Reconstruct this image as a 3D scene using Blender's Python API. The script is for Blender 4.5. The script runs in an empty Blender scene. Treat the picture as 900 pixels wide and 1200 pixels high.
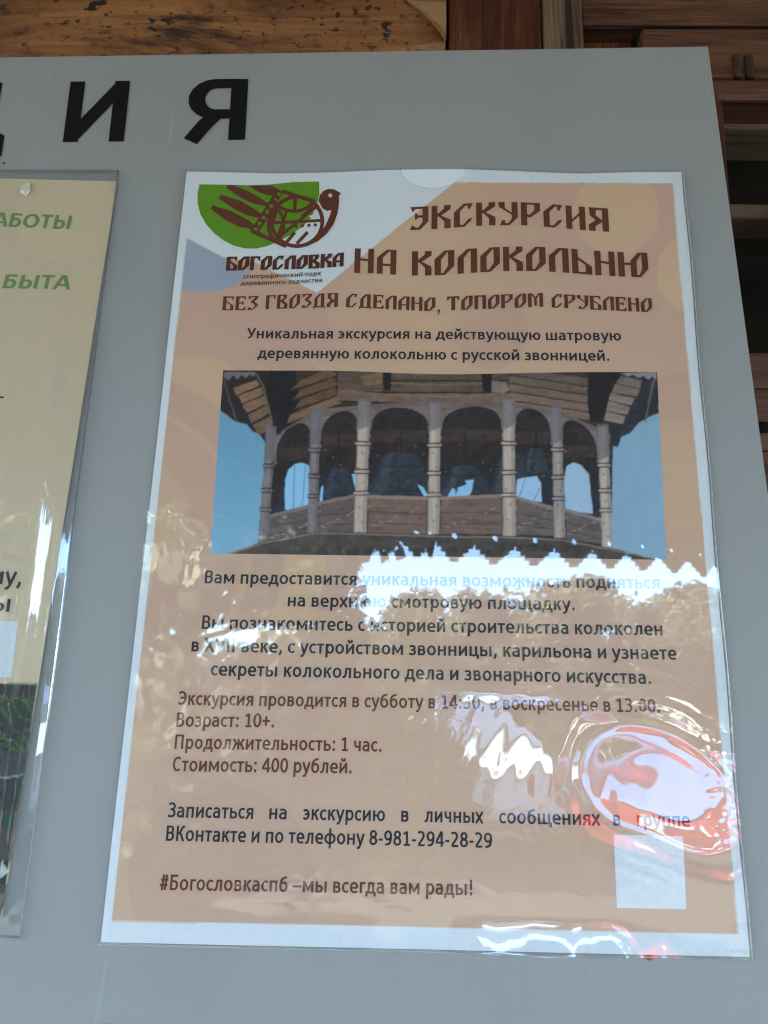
import bpy, bmesh, math, random
import numpy as np
from mathutils import Vector, Matrix
from mathutils.geometry import tessellate_polygon

scene = bpy.context.scene
COL = scene.collection
rng = np.random.default_rng(7)
random.seed(7)

# ------------------------------------------------------------------ camera
EYE = 1.50                                   # lens height above the ground
BASE = 1.431144                              # height of the poster's lower edge
CAM_R = Matrix(((0.9995146916556625, -0.01769890145446895, 0.02563454801221465),
                (0.02387558819717847, 0.9638210377417961, -0.26547874395997506),
                (-0.020008434539570817, 0.26596194482224755, 0.9637758590324011)))
CAM_C = Vector((0.09638488168522003, 0.06885571322135557, 0.283699720343993))
B2W = Matrix(((1, 0, 0), (0, 0, -1), (0, 1, 0)))      # board frame (x, up, out of the board) -> world
F = 921.0


def W(v):
    return Vector((v[0], -v[2], v[1] + BASE))


cam = bpy.data.cameras.new('camera')
cam_ob = bpy.data.objects.new('camera', cam)
COL.objects.link(cam_ob)
cam_ob.matrix_world = Matrix.Translation(W(CAM_C)) @ (B2W @ CAM_R).to_4x4()
cam.sensor_fit = 'VERTICAL'
cam.sensor_height = 36.0
cam.sensor_width = 27.0
cam.lens = F / 1200 * 36
cam.clip_start = 0.01
cam.clip_end = 2000
cam.dof.use_dof = True
cam.dof.focus_distance = 0.31
cam.dof.aperture_fstop = 70
scene.camera = cam_ob

# ------------------------------------------------------------------ daylight
SUN_EL, SUN_AZ = math.radians(43), math.radians(-62)   # azimuth from +Y (behind the wall) towards -X
world = bpy.data.worlds.new('World')
scene.world = world
world.use_nodes = True
nt = world.node_tree
sky = nt.nodes.new('ShaderNodeTexSky')
sky.sky_type = 'NISHITA'
sky.sun_disc = False
sky.sun_elevation = SUN_EL
sky.sun_rotation = SUN_AZ
sky.air_density = 1.0
sky.dust_density = 0.8
sky.ozone_density = 5.0
bg = nt.nodes['Background']
bg.inputs['Strength'].default_value = 0.15
nt.links.new(sky.outputs['Color'], bg.inputs['Color'])
sun = bpy.data.lights.new('sun', 'SUN')
sun.energy = 3.0
sun.angle = math.radians(0.5)
sun.color = (1.0, 0.95, 0.88)
sun_ob = bpy.data.objects.new('sun', sun)
COL.objects.link(sun_ob)
sd = Vector((math.sin(SUN_AZ) * math.cos(SUN_EL), math.cos(SUN_AZ) * math.cos(SUN_EL), math.sin(SUN_EL)))
sun_ob.rotation_euler = sd.to_track_quat('Z', 'Y').to_euler()
sun_ob.location = sd * 20

scene.view_settings.view_transform = 'Standard'
scene.view_settings.look = 'None'
scene.view_settings.exposure = 4.38
scene.view_settings.gamma = 1.0
scene.render.engine = 'CYCLES'
scene.cycles.pixel_filter_type = 'BLACKMAN_HARRIS'
scene.cycles.filter_width = 1.15
scene.cycles.max_bounces = 10
scene.cycles.transparent_max_bounces = 12
scene.cycles.caustics_reflective = True
scene.cycles.caustics_refractive = False
scene.cycles.sample_clamp_indirect = 4.0

# ------------------------------------------------------------------ geometry helpers
RT = CAM_R


def at(px, py, z=0.0):
    """point of the photograph (900x1200 survey) on the plane z metres in front of the board, board frame"""
    d = RT @ Vector(((px - 450) / F, -(py - 600) / F, -1))
    k = (z - CAM_C.z) / d.z
    return CAM_C + d * k


def at_np(px, py, z):
    R = np.array(RT)
    d = np.stack([(px - 450) / F, -(py - 600) / F, -np.ones_like(px)], -1) @ R.T
    C = np.array(CAM_C)
    k = (z - C[2]) / d[..., 2]
    return C + d * k[..., None]


def to_px(P):
    R = np.array(RT)
    c = (P - np.array(CAM_C)) @ R
    return 450 + F * c[..., 0] / -c[..., 2], 600 - F * c[..., 1] / -c[..., 2]


def tag(o, label=None, cat=None, group=None, kind=None):
    for k, v in (('label', label), ('category', cat), ('group', group), ('kind', kind)):
        if v:
            o[k] = v
    return o


def empty(name, loc, label, cat, group=None, kind=None):
    o = bpy.data.objects.new(name, None)
    COL.objects.link(o)
    o.location = loc
    o.empty_display_size = 0.05
    return tag(o, label, cat, group, kind)


def link(name, me, mat, parent=None):
    o = bpy.data.objects.new(name, me)
    COL.objects.link(o)
    if mat is not None:
        me.materials.append(mat)
    if parent is not None:
        o.parent = parent
    return o


class MB:
    """vertices and faces in world space; build() rebases them on the parent"""

    def __init__(self):
        self.v, self.f = [], []

    def add(self, vs, fs):
        n = len(self.v)
        self.v += [tuple(p) for p in vs]
        self.f += [tuple(i + n for i in f) for f in fs]
        return self

    def box(self, x0, x1, y0, y1, z0, z1):
        vs = [(x, y, z) for x in (x0, x1) for y in (y0, y1) for z in (z0, z1)]
        return self.add(vs, [(0, 1, 3, 2), (4, 6, 7, 5), (0, 4, 5, 1), (2, 3, 7, 6), (0, 2, 6, 4), (1, 5, 7, 3)])

    def prism(self, pts, d):
        """polygon (world points) pushed along vector d"""
        n = len(pts)
        a = [Vector(p) for p in pts]
        b = [p + Vector(d) for p in a]
        return self.add(a + b, [tuple(range(n)), tuple(range(2 * n - 1, n - 1, -1))] +
                        [(i, i + n, (i + 1) % n + n, (i + 1) % n) for i in range(n)])

    def tube(self, pts, rad, n=10, cap=True):
        pts = [Vector(p) for p in pts]
        rad = rad if isinstance(rad, (list, tuple)) else [rad] * len(pts)
        rings = []
        for i, p in enumerate(pts):
            t = (pts[min(i + 1, len(pts) - 1)] - pts[max(i - 1, 0)]).normalized()
            u = t.cross(Vector((0.3, 0.2, 1)) if abs(t.z) < 0.9 else Vector((1, 0.1, 0))).normalized()
            w = t.cross(u)
            rings.append([p + (u * math.cos(2 * math.pi * k / n) + w * math.sin(2 * math.pi * k / n)) * rad[i] for k in range(n)])
        fs = []
        for i in range(len(pts) - 1):
            for k in range(n):
                fs.append((i * n + k, i * n + (k + 1) % n, (i + 1) * n + (k + 1) % n, (i + 1) * n + k))
        if cap:
            fs += [tuple(range(n - 1, -1, -1)), tuple(range((len(pts) - 1) * n, len(pts) * n))]
        return self.add([p for r in rings for p in r], fs)

    def build(self, name, mat, parent=None, bevel=0.0, smooth=False):
        off = Vector((0, 0, 0))
        p = parent
        while p is not None:
            off += p.location
            p = p.parent
        me = bpy.data.meshes.new(name)
        me.from_pydata([tuple(Vector(v) - off) for v in self.v], [], self.f)
        bm = bmesh.new()
        bm.from_mesh(me)
        bmesh.ops.recalc_face_normals(bm, faces=bm.faces)
        if bevel:
            bmesh.ops.bevel(bm, geom=list(bm.edges), offset=bevel, segments=2, profile=0.6, affect='EDGES', clamp_overlap=True)
        bm.to_mesh(me)
        bm.free()
        if smooth:
            me.polygons.foreach_set('use_smooth', [True] * len(me.polygons))
        return link(name, me, mat, parent)


def grid_mesh(name, P, keep=None, col=None, smooth=True):
    """P: (ny, nx, 3) points; keep: (ny-1, nx-1) bool; col: (ny, nx, 3) linear colour"""
    ny, nx = P.shape[:2]
    idx = np.arange(ny * nx).reshape(ny, nx)
    q = np.stack([idx[:-1, :-1], idx[:-1, 1:], idx[1:, 1:], idx[1:, :-1]], -1)
    q = q[keep] if keep is not None else q.reshape(-1, 4)
    q = q.reshape(-1, 4)
    used = np.zeros(ny * nx, bool)
    used[q.ravel()] = True
    remap = np.cumsum(used) - 1
    q = remap[q]
    V = P.reshape(-1, 3)[used]
    me = bpy.data.meshes.new(name)
    me.vertices.add(len(V))
    me.vertices.foreach_set('co', V.astype(np.float32).ravel())
    me.loops.add(q.size)
    me.loops.foreach_set('vertex_index', q.astype(np.int32).ravel())
    me.polygons.add(len(q))
    me.polygons.foreach_set('loop_start', np.arange(0, q.size, 4, dtype=np.int32))
    me.polygons.foreach_set('use_smooth', np.full(len(q), smooth))
    if col is not None:
        ca = me.color_attributes.new('ink', 'FLOAT_COLOR', 'POINT')
        c = np.ones((len(V), 4), np.float32)
        c[:, :3] = col.reshape(-1, 3)[used]
        ca.data.foreach_set('color', c.ravel())
    me.update()
    me.validate()
    return me


# ------------------------------------------------------------------ material helpers
def new_mat(name):
    m = bpy.data.materials.new(name)
    m.use_nodes = True
    t = m.node_tree
    return m, t, t.nodes['Principled BSDF']


def setp(b, rough=0.6, spec=0.4, metal=0.0, color=None, coat=0.0):
    b.inputs['Roughness'].default_value = rough
    b.inputs['Specular IOR Level'].default_value = spec
    b.inputs['Metallic'].default_value = metal
    b.inputs['Coat Weight'].default_value = coat
    if color is not None:
        b.inputs['Base Color'].default_value = (*color, 1)


def N(t, typ, **kw):
    n = t.nodes.new(typ)
    for k, v in kw.items():
        if k in n.inputs.keys():
            n.inputs[k].default_value = v
        else:
            setattr(n, k, v)
    return n


def ramp(t, fac, stops):
    r = t.nodes.new('ShaderNodeValToRGB')
    el = r.color_ramp.elements
    while len(el) < len(stops):
        el.new(0.5)
    for e, (p, c) in zip(el, stops):
        e.position = p
        e.color = (*c, 1) if len(c) == 3 else c
    t.links.new(fac, r.inputs['Fac'])
    return r


def coords(t, scale=(1, 1, 1), kind='Object', loc=(0, 0, 0)):
    c = t.nodes.new('ShaderNodeTexCoord')
    m = t.nodes.new('ShaderNodeMapping')
    m.inputs['Scale'].default_value = scale
    m.inputs['Location'].default_value = loc
    t.links.new(c.outputs[kind], m.inputs['Vector'])
    return m.outputs['Vector']


def noise(t, vec, scale, detail=4, rough=0.55, dist=0.0):
    n = t.nodes.new('ShaderNodeTexNoise')
    n.inputs['Scale'].default_value = scale
    n.inputs['Detail'].default_value = detail
    n.inputs['Roughness'].default_value = rough
    n.inputs['Distortion'].default_value = dist
    t.links.new(vec, n.inputs['Vector'])
    return n.outputs['Fac']


def mixc(t, fac, a, b, mode='MIX'):
    m = t.nodes.new('ShaderNodeMix')
    m.data_type = 'RGBA'
    m.blend_type = mode
    for s, x in ((0, fac), (6, a), (7, b)):
        if isinstance(x, (int, float)):
            m.inputs[s].default_value = x
        elif isinstance(x, tuple):
            m.inputs[s].default_value = (*x, 1)
        else:
            t.links.new(x, m.inputs[s])
    return m.outputs[2]


def bump(t, b, h, strength=0.3, dist=0.001):
    n = t.nodes.new('ShaderNodeBump')
    n.inputs['Strength'].default_value = strength
    n.inputs['Distance'].default_value = dist
    t.links.new(h, n.inputs['Height'])
    t.links.new(n.outputs['Normal'], b.inputs['Normal'])


def wood(name, dark, mid, light, axis=0, fine=420.0, rough=0.65, spec=0.3, seed=0.0, knots=True):
    m, t, b = new_mat(name)
    st = [1.0, 1.0, 1.0]
    st[axis] = 0.045
    v = coords(t, tuple(st), loc=(seed, seed * 0.7, seed * 1.3))
    n1 = noise(t, v, fine * 1.8, 6, 0.68, 0.3)
    n2 = noise(t, v, fine * 0.16, 3, 0.5, 0.6)
    n3 = noise(t, coords(t, (1, 1, 1), loc=(seed, 0, 0)), 9, 4, 0.6)
    a = N(t, 'ShaderNodeMath', operation='ADD')
    t.links.new(n1, a.inputs[0])
    t.links.new(n2, a.inputs[1])
    h = N(t, 'ShaderNodeMath', operation='MULTIPLY')
    h.inputs[1].default_value = 0.5
    t.links.new(a.outputs[0], h.inputs[0])
    c = ramp(t, h.outputs[0], [(0.36, dark), (0.5, mid), (0.66, light)]).outputs['Color']
    st_ = ramp(t, n3, [(0.32, (0.42, 0.38, 0.35)), (0.55, (1, 1, 1))]).outputs['Color']
    c = mixc(t, 1.0, c, st_, 'MULTIPLY')
    s2 = [1.0, 1.0, 1.0]
    s2[axis] = 0.03
    ck = noise(t, coords(t, tuple(s2), loc=(seed + 2, seed, 1)), fine * .3, 3, .5, .15)
    c = mixc(t, ramp(t, ck, [(0.645, (0, 0, 0)), (0.665, (.85, .85, .85))]).outputs['Color'], c, tuple(q * .25 for q in dark))
    kn_ = [1.0, 1.0, 1.0]
    kn_[axis] = 0.45
    kv = N(t, 'ShaderNodeTexVoronoi', feature='F1')
    kv.inputs['Scale'].default_value = 13
    t.links.new(coords(t, tuple(kn_), loc=(seed, 0, seed)), kv.inputs['Vector'])
    c = mixc(t, ramp(t, kv.outputs['Distance'], [(0.05, (.9, .9, .9)), (0.12, (0, 0, 0))]).outputs['Color'], c, tuple(q * .5 for q in dark))
    t.links.new(c, b.inputs['Base Color'])
    setp(b, rough, spec)
    bump(t, b, h.outputs[0], 0.6, 0.0016)
    return m


def plain(name, color, rough=0.6, spec=0.4, var=0.06, scale=60, metal=0.0, coat=0.0, bmp=0.0):
    m, t, b = new_mat(name)
    n = noise(t, coords(t), scale, 4)
    lo = tuple(max(0, c * (1 - var)) for c in color)
    hi = tuple(min(1, c * (1 + var)) for c in color)
    t.links.new(ramp(t, n, [(0.3, lo), (0.7, hi)]).outputs['Color'], b.inputs['Base Color'])
    setp(b, rough, spec, metal, coat=coat)
    if bmp:
        bump(t, b, n, bmp, 0.001)
    return m


def print_mat(name, rough=0.55):
    """ink carried by the sheet's own colour, with a faint paper grain"""
    m, t, b = new_mat(name)
    a = N(t, 'ShaderNodeVertexColor', layer_name='ink')
    n = noise(t, coords(t), 900, 3)
    g = ramp(t, n, [(0.3, (0.95, 0.95, 0.95)), (0.7, (1, 1, 1))]).outputs['Color']
    t.links.new(mixc(t, 1.0, a.outputs['Color'], g, 'MULTIPLY'), b.inputs['Base Color'])
    setp(b, rough, 0.25)
    return m


def film_mat(name, gain=1.9, rough=0.02, tint=(0.985, 0.985, 0.98), haze=0.0):
    """thin clear plastic: both faces reflect, the rest passes straight through"""
    m, t, b = new_mat(name)
    t.nodes.remove(b)
    out = t.nodes['Material Output']
    fr = N(t, 'ShaderNodeFresnel')
    fr.inputs['IOR'].default_value = 1.5
    mu = N(t, 'ShaderNodeMath', operation='MULTIPLY', use_clamp=True)
    mu.inputs[1].default_value = gain
    pl_ = N(t, 'ShaderNodeMath', operation='ADD')          # thin sheet: gain F / (1 + F)
    pl_.inputs[1].default_value = 1.0
    dv_ = N(t, 'ShaderNodeMath', operation='DIVIDE')
    t.links.new(fr.outputs[0], pl_.inputs[0])
    t.links.new(fr.outputs[0], dv_.inputs[0])
    t.links.new(pl_.outputs[0], dv_.inputs[1])
    t.links.new(dv_.outputs[0], mu.inputs[0])
    mn = N(t, 'ShaderNodeMath', operation='MINIMUM')
    mn.inputs[1].default_value = 0.16
    t.links.new(mu.outputs[0], mn.inputs[0])
    mu = mn
    tr = N(t, 'ShaderNodeBsdfTransparent')
    tr.inputs['Color'].default_value = (*tint, 1)
    gl = N(t, 'ShaderNodeBsdfGlossy')
    gl.inputs['Color'].default_value = (1, 1, 1, 1)
    gl.inputs['Roughness'].default_value = rough
    mx = N(t, 'ShaderNodeMixShader')
    t.links.new(mu.outputs[0], mx.inputs[0])
    t.links.new(tr.outputs[0], mx.inputs[1])
    t.links.new(gl.outputs[0], mx.inputs[2])
    if haze:
        df = N(t, 'ShaderNodeBsdfDiffuse')
        df.inputs['Color'].default_value = (0.8, 0.82, 0.78, 1)
        m2 = N(t, 'ShaderNodeMixShader')
        m2.inputs[0].default_value = haze
        t.links.new(mx.outputs[0], m2.inputs[1])
        t.links.new(df.outputs[0], m2.inputs[2])
        mx = m2
    t.links.new(mx.outputs[0], out.inputs['Surface'])
    return m


def ink(name, color, rough=0.55):
    return plain(name, color, rough, 0.25, 0.05, 400)


# ------------------------------------------------------------------ painting on a sheet (numpy)
def lin(r, g, b):
    return np.array([((c / 255 + 0.055) / 1.055) ** 2.4 if c > 10 else c / 255 / 12.92 for c in (r, g, b)])


class Paint:
    """colour at every vertex of a sheet; shapes are given in survey pixels"""

    def __init__(self, px, py, base):
        self.px, self.py = px, py
        self.c = np.zeros(px.shape + (3,)) + np.array(base)
        self.ss = [(-.18, -.18), (.18, -.18), (-.18, .18), (.18, .18)]

    def mix(self, a, color):
        a = np.asarray(a)[..., None]
        self.c = self.c * (1 - a) + np.asarray(color) * a

    def inside(self, poly, step=1.0):
        xs = [p[0] for p in poly]
        ys = [p[1] for p in poly]
        sel = (self.px > min(xs) - 2) & (self.px < max(xs) + 2) & (self.py > min(ys) - 2) & (self.py < max(ys) + 2)
        out = np.zeros(self.px.shape)
        if not sel.any():
            return out
        acc = 0
        for dx, dy in self.ss:
            x, y = self.px[sel] + dx * step, self.py[sel] + dy * step
            ins = np.zeros(x.shape, bool)
            j = len(poly) - 1
            for i in range(len(poly)):
                (xi, yi), (xj, yj) = poly[i], poly[j]
                if yi != yj:
                    ins ^= ((yi > y) != (yj > y)) & (x < (xj - xi) * (y - yi) / (yj - yi) + xi)
                j = i
            acc = acc + ins
        out[sel] = acc / len(self.ss)
        return out

    def poly(self, poly, color, alpha=1.0, tex=None):
        a = self.inside(poly) * alpha
        col = np.asarray(color)
        if tex is not None:
            col = col * tex[..., None]
        self.mix(a, col)

    def circle(self, cx, cy, rx, ry, color, alpha=1.0):
        d = np.hypot((self.px - cx) / rx, (self.py - cy) / ry)
        self.mix(np.clip((1 - d) * min(rx, ry) + .5, 0, 1) * alpha, color)

    def stroke(self, pts, w, color, alpha=1.0):
        d = np.full(self.px.shape, 1e9)
        for (x0, y0), (x1, y1) in zip(pts[:-1], pts[1:]):
            vx, vy = x1 - x0, y1 - y0
            L = vx * vx + vy * vy + 1e-9
            s = np.clip(((self.px - x0) * vx + (self.py - y0) * vy) / L, 0, 1)
            d = np.minimum(d, np.hypot(self.px - x0 - s * vx, self.py - y0 - s * vy))
        self.mix(np.clip(w / 2 - d + .5, 0, 1) * alpha, color)


def vnoise(x, y, seed=0):
    """smooth value noise on numpy coordinates"""
    r = np.random.default_rng(seed)
    tab = r.random((256, 256))
    xi, yi = np.floor(x).astype(int), np.floor(y).astype(int)
    fx, fy = x - xi, y - yi
    fx, fy = fx * fx * (3 - 2 * fx), fy * fy * (3 - 2 * fy)
    g = lambda a, b: tab[a % 256, b % 256]
    return (g(xi, yi) * (1 - fx) + g(xi + 1, yi) * fx) * (1 - fy) + (g(xi, yi + 1) * (1 - fx) + g(xi + 1, yi + 1) * fx) * fy


def fbm(x, y, seed=0, o=4):
    s, a, tot = 0, 1.0, 0
    for k in range(o):
        s = s + a * vnoise(x * 2 ** k, y * 2 ** k, seed + k)
        tot += a
        a *= .5
    return s / tot


# ================================================================== THE SETTING
def ground_material():
    m, t, b = new_mat('ground')
    v = coords(t)
    n1 = noise(t, v, 0.35, 5)
    n2 = noise(t, v, 14, 5)
    a = ramp(t, n2, [(0.3, (0.05, 0.051, 0.054)), (0.7, (0.10, 0.102, 0.106))]).outputs['Color']
    g = ramp(t, n2, [(0.3, (0.04, 0.044, 0.034)), (0.7, (0.08, 0.083, 0.06))]).outputs['Color']
    f = ramp(t, n1, [(0.36, (0, 0, 0)), (0.46, (1, 1, 1))]).outputs['Color']
    t.links.new(mixc(t, f, a, g), b.inputs['Base Color'])
    setp(b, 0.95, 0.1)
    bump(t, b, n2, 0.6, 0.03)
    return m


g = MB()
g.add([(-400, -600, 0), (400, -600, 0), (400, 200, 0), (-400, 200, 0)], [(0, 1, 2, 3)])
tag(g.build('ground', ground_material()), kind='structure')
pf = MB()
pf.box(-3.2, 3.4, -1.75, 0.05, 0.004, 0.12)
M_FLOOR = wood('porch_boards', (0.05, 0.05, 0.048), (0.10, 0.10, 0.098), (0.15, 0.15, 0.147), 0, 120)
tag(pf.build('porch_floor', M_FLOOR), kind='structure')

# ------------------------------------------------------------------ wooden house wall behind the board
M_RED = wood('dark_red_wood', (0.03, 0.008, 0.004), (0.115, 0.032, 0.012), (0.25, 0.09, 0.036), 2, 300, 0.5, 0.4)
M_GREY = wood('weathered_wood', (0.07, 0.035, 0.018), (0.19, 0.11, 0.065), (0.32, 0.21, 0.13), 2, 420, 0.7, 0.25, 3.0)
M_BRN = wood('brown_wood', (0.045, 0.014, 0.007), (0.145, 0.056, 0.027), (0.28, 0.12, 0.058), 0, 330, 0.5, 0.4, 5.0)
M_BAND = wood('deep_brown_wood', (0.03, 0.016, 0.008), (0.07, 0.036, 0.018), (0.12, 0.06, 0.03), 0, 330, 0.6, 0.3, 8.0)
M_LIP = wood('greyed_wood', (0.08, 0.045, 0.025), (0.18, 0.11, 0.066), (0.27, 0.18, 0.115), 0, 330, 0.7, 0.25, 2.0)
M_SILL = wood('sill_wood', (0.04, 0.017, 0.01), (0.17, 0.07, 0.04), (0.31, 0.15, 0.09), 0, 260, 0.6, 0.35, 11.0)
M_DARK = plain('dark_void', (0.012, 0.009, 0.007), 0.9, 0.1)


def log_material():
    m, t, b = new_mat('hewn_log')
    n1 = noise(t, coords(t, (0.07, 1, 1)), 110, 7, 0.72, 0.9)
    n0 = noise(t, coords(t, (0.4, 1, 1)), 13, 4, 0.6, 0.4)
    a = N(t, 'ShaderNodeMath', operation='ADD')
    t.links.new(n1, a.inputs[0])
    t.links.new(n0, a.inputs[1])
    h = N(t, 'ShaderNodeMath', operation='MULTIPLY')
    h.inputs[1].default_value = 0.5
    t.links.new(a.outputs[0], h.inputs[0])
    c = ramp(t, h.outputs[0], [(0.36, (0.065, 0.021, 0.007)), (0.46, (0.20, 0.072, 0.021)), (0.56, (0.33, 0.132, 0.04)), (0.68, (0.46, 0.215, 0.075))]).outputs['Color']
    # bark remnants: long dark brown islands with ragged rims
    n2 = noise(t, coords(t, (0.22, 1, 1), loc=(0.352, 0, 0.2)), 20, 7, 0.66, 0.9)
    f2 = ramp(t, n2, [(0.525, (0, 0, 0)), (0.60, (1, 1, 1))]).outputs['Color']
    c = mixc(t, f2, c, (0.06, 0.02, 0.009))
    # beetle pits: small ragged specks, thicker in places
    for sc, lo, hi, off in ((230, .60, .66, 0.0), (130, .64, .69, 4.0), (420, .62, .70, 9.0)):
        nn = noise(t, coords(t, (0.62, 1, 1), loc=(off, off, off)), sc, 2, 0.5)
        f3 = ramp(t, nn, [(lo, (0, 0, 0)), (hi, (1, 1, 1))]).outputs['Color']
        clump = ramp(t, noise(t, coords(t, loc=(off, 1, off)), 17, 4), [(0.36, (0, 0, 0)), (0.55, (1, 1, 1))]).outputs['Color']
        c = mixc(t, mixc(t, 1.0, f3, clump, 'MULTIPLY'), c, (0.022, 0.011, 0.007))
    t.links.new(c, b.inputs['Base Color'])
    setp(b, 0.6, 0.35)
    bump(t, b, h.outputs[0], 0.8, 0.004)
    return m


M_LOG = log_material()
wall = empty('log_wall', (0, 0.06, 0), 'dark timber wall of logs and planks behind the grey board', 'wall')


def log_mesh(x0, x1, zc, r, yc, lump=0.004, chip=None):
    mb = MB()
    nx, na = 90, 30
    vs, fs = [], []
    for i in range(nx + 1):
        x = x0 + (x1 - x0) * i / nx
        for k in range(na):
            a = 2 * math.pi * k / na
            rr = r + lump * (math.sin(x * 31 + 2 * a) * .5 + math.sin(x * 77 + 5 * a) * .3 + math.sin(x * 13 + a) * .7)
            vs.append((x, yc - rr * math.sin(a) * .8, zc + rr * math.cos(a)))
    for i in range(nx):
        for k in range(na):
            fs.append((i * na + k, i * na + (k + 1) % na, (i + 1) * na + (k + 1) % na, (i + 1) * na + k))
    fs += [tuple(range(na)), tuple(range(nx * na + na - 1, nx * na - 1, -1))]
    return mb.add(vs, fs)


zl = BASE + 0.445
for i in range(-6, 4):
    log_mesh(-2.6, 0.1135, zl + i * 0.21, 0.107, 0.128).build('log', M_LOG, wall, smooth=True)
# pale split sliver at the log's cut end
sl = MB()
pts = [at(470, -4, -.041), at(496, 12, -.041), at(512, 26, -.041), at(523, 40, -.041), at(523, -4, -.041)]
sl.prism([W(p) for p in pts], (0, 0.006, 0))
sl.build('split_sliver', wood('fresh_wood', (0.30, 0.15, 0.06), (0.40, 0.22, 0.095), (0.46, 0.27, 0.125), 0, 200), wall)


def pbox(mb, px0, px1, py0, py1, z, depth, xr=None, ytop=None):
    """box whose front face covers the survey rectangle at depth z behind the board"""
    a, b_ = at(px0, py1, z), at(px1, py0, z)
    x0, x1 = min(a.x, b_.x), max(a.x, b_.x)
    if xr is not None:
        x1 = xr
    return mb.box(x0, x1, -z, -z + depth, a.y + BASE, (b_.y if ytop is None else ytop) + BASE)


m_ = MB()
m_.box(at(526, 50, -.05).x, at(637, 50, -.05).x - .0006, 0.05, 0.085, 0.2, 2.6)
m_.build('upright_plank', M_RED, wall, 0.0015)
m_ = MB()
m_.box(at(637, 50, -.05).x, at(683, 50, -.05).x, 0.047, 0.085, 0.2, 2.6)
m_.build('upright_plank', M_GREY, wall, 0.0015)
m_ = MB()
m_.box(-2.6, 1.6, 0.20, 0.24, 0.05, 2.9)
m_.build('backing', M_DARK, wall)
# planks over the window
xl = at(683, 50, -.05).x + .0005
m_ = MB(); m_.box(xl, 1.5, 0.055, 0.1, at(700, 30, -.055).y + BASE, 2.6)
m_.build('cross_plank', M_BRN, wall, 0.002)
m_ = MB(); m_.box(xl, at(746, 40, -.062).x, 0.066, 0.1, at(700, 62, -.066).y + BASE, at(700, 30, -.066).y + BASE - .0008)
m_.build('cross_plank', M_RED, wall, 0.001)
m_ = MB(); m_.box(at(752, 40, -.052).x, 1.5, 0.052, 0.1, at(800, 91, -.052).y + BASE, at(800, 31, -.052).y + BASE - .001)
m_.build('cross_plank', M_BRN, wall, 0.002)
m_ = MB(); m_.box(at(745, 40, -.058).x, at(751.5, 40, -.058).x, 0.06, 0.1, at(800, 60, -.06).y + BASE, at(800, 31.5, -.06).y + BASE)
m_.build('peg', M_DARK, wall)
for a, b2 in ((860, 869), (874, 884)):
    m_ = MB(); m_.box(at(a, 70, -.0495).x, at(b2, 70, -.0495).x, 0.0495, 0.06, at(870, 89, -.0495).y + BASE, at(870, 61, -.0495).y + BASE)
    m_.build('batten_end', M_BAND, wall, 0.002)

win = empty('window', (0.6, 0.06, 1.5), 'dark glazed window in red brown timber frame beside the board', 'window')


def row(name, y0, y1, z, depth, mat, px0=800, bev=0.0015):
    m = MB()
    x0 = at(px0, (y0 + y1) / 2, z).x
    m.box(x0, 1.5, -z, -z + depth, at(880, y1, z).y + BASE, at(880, y0, z).y + BASE)
    return m.build(name, mat, win, bev)


row('head_casing', 93, 117.5, -.044, .06, M_BRN, 780)
row('head_lip', 120.5, 126, -.05, .06, M_BRN, 780, .001)
row('sash_rail_shadow', 126.5, 141.5, -.062, .04, M_BAND, 780)  # dark strip stands in for the shadow at the sash top rail
row('sash_bead', 142, 150, -.06, .05, M_LIP, 780)
row('glazing_bar', 238.5, 255, -.066, .03, M_LIP, 780)
row('glazing_bead', 256, 262, -.072, .03, M_BAND, 780)
mg, tg, bg_ = new_mat('window_glass')
ng = noise(tg, coords(tg), 7, 3)
tg.links.new(ramp(tg, ng, [(0.35, (0.008, 0.007, 0.005)), (0.7, (0.035, 0.025, 0.017))]).outputs['Color'], bg_.inputs['Base Color'])  # faint brownish reflections painted into the pane colour
setp(bg_, 0.05, 0.5)
row('pane', 149, 239.5, -.084, .004, mg, 780, 0)
row('pane', 261, 414, -.084, .004, mg, 780, 0)
row('sill', 412.5, 455, -.05, .08, M_SILL, 780)
row('apron', 455.6, 528, -.051, .08, M_SILL, 780)
row('apron', 528.6, 561, -.049, .08, M_SILL, 780)
row('apron', 561.6, 760, -.052, .08, M_SILL, 780)
kn = MB()
kc = W(at(893, 501, -.0495))
kn.add([kc + Vector((0.0075 * math.cos(a) * (1 + .2 * math.sin(3 * a)), -.0004, 0.0028 * math.sin(a))) for a in [k * math.pi / 9 for k in range(18)]] + [kc + Vector((0, -.0015, 0))],
       [(k, (k + 1) % 18, 18) for k in range(18)])
kn.build('knot', M_DARK, win)
# jamb with a mitred head, peeping out from behind the board
jm = MB()
jp = [at(815, 84, -.04), at(834, 98, -.04), at(847.5, 124, -.04), at(872, 445, -.04), at(885, 640, -.04), at(815, 640, -.04)]
jm.prism([W(p) for p in jp], (0, 0.05, 0))
jm.build('jamb', wood('jamb_wood', (0.05, 0.014, 0.007), (0.12, 0.032, 0.014), (0.2, 0.06, 0.025), 2, 300, 0.45, 0.45, 4.0), win, 0.001)

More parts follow.
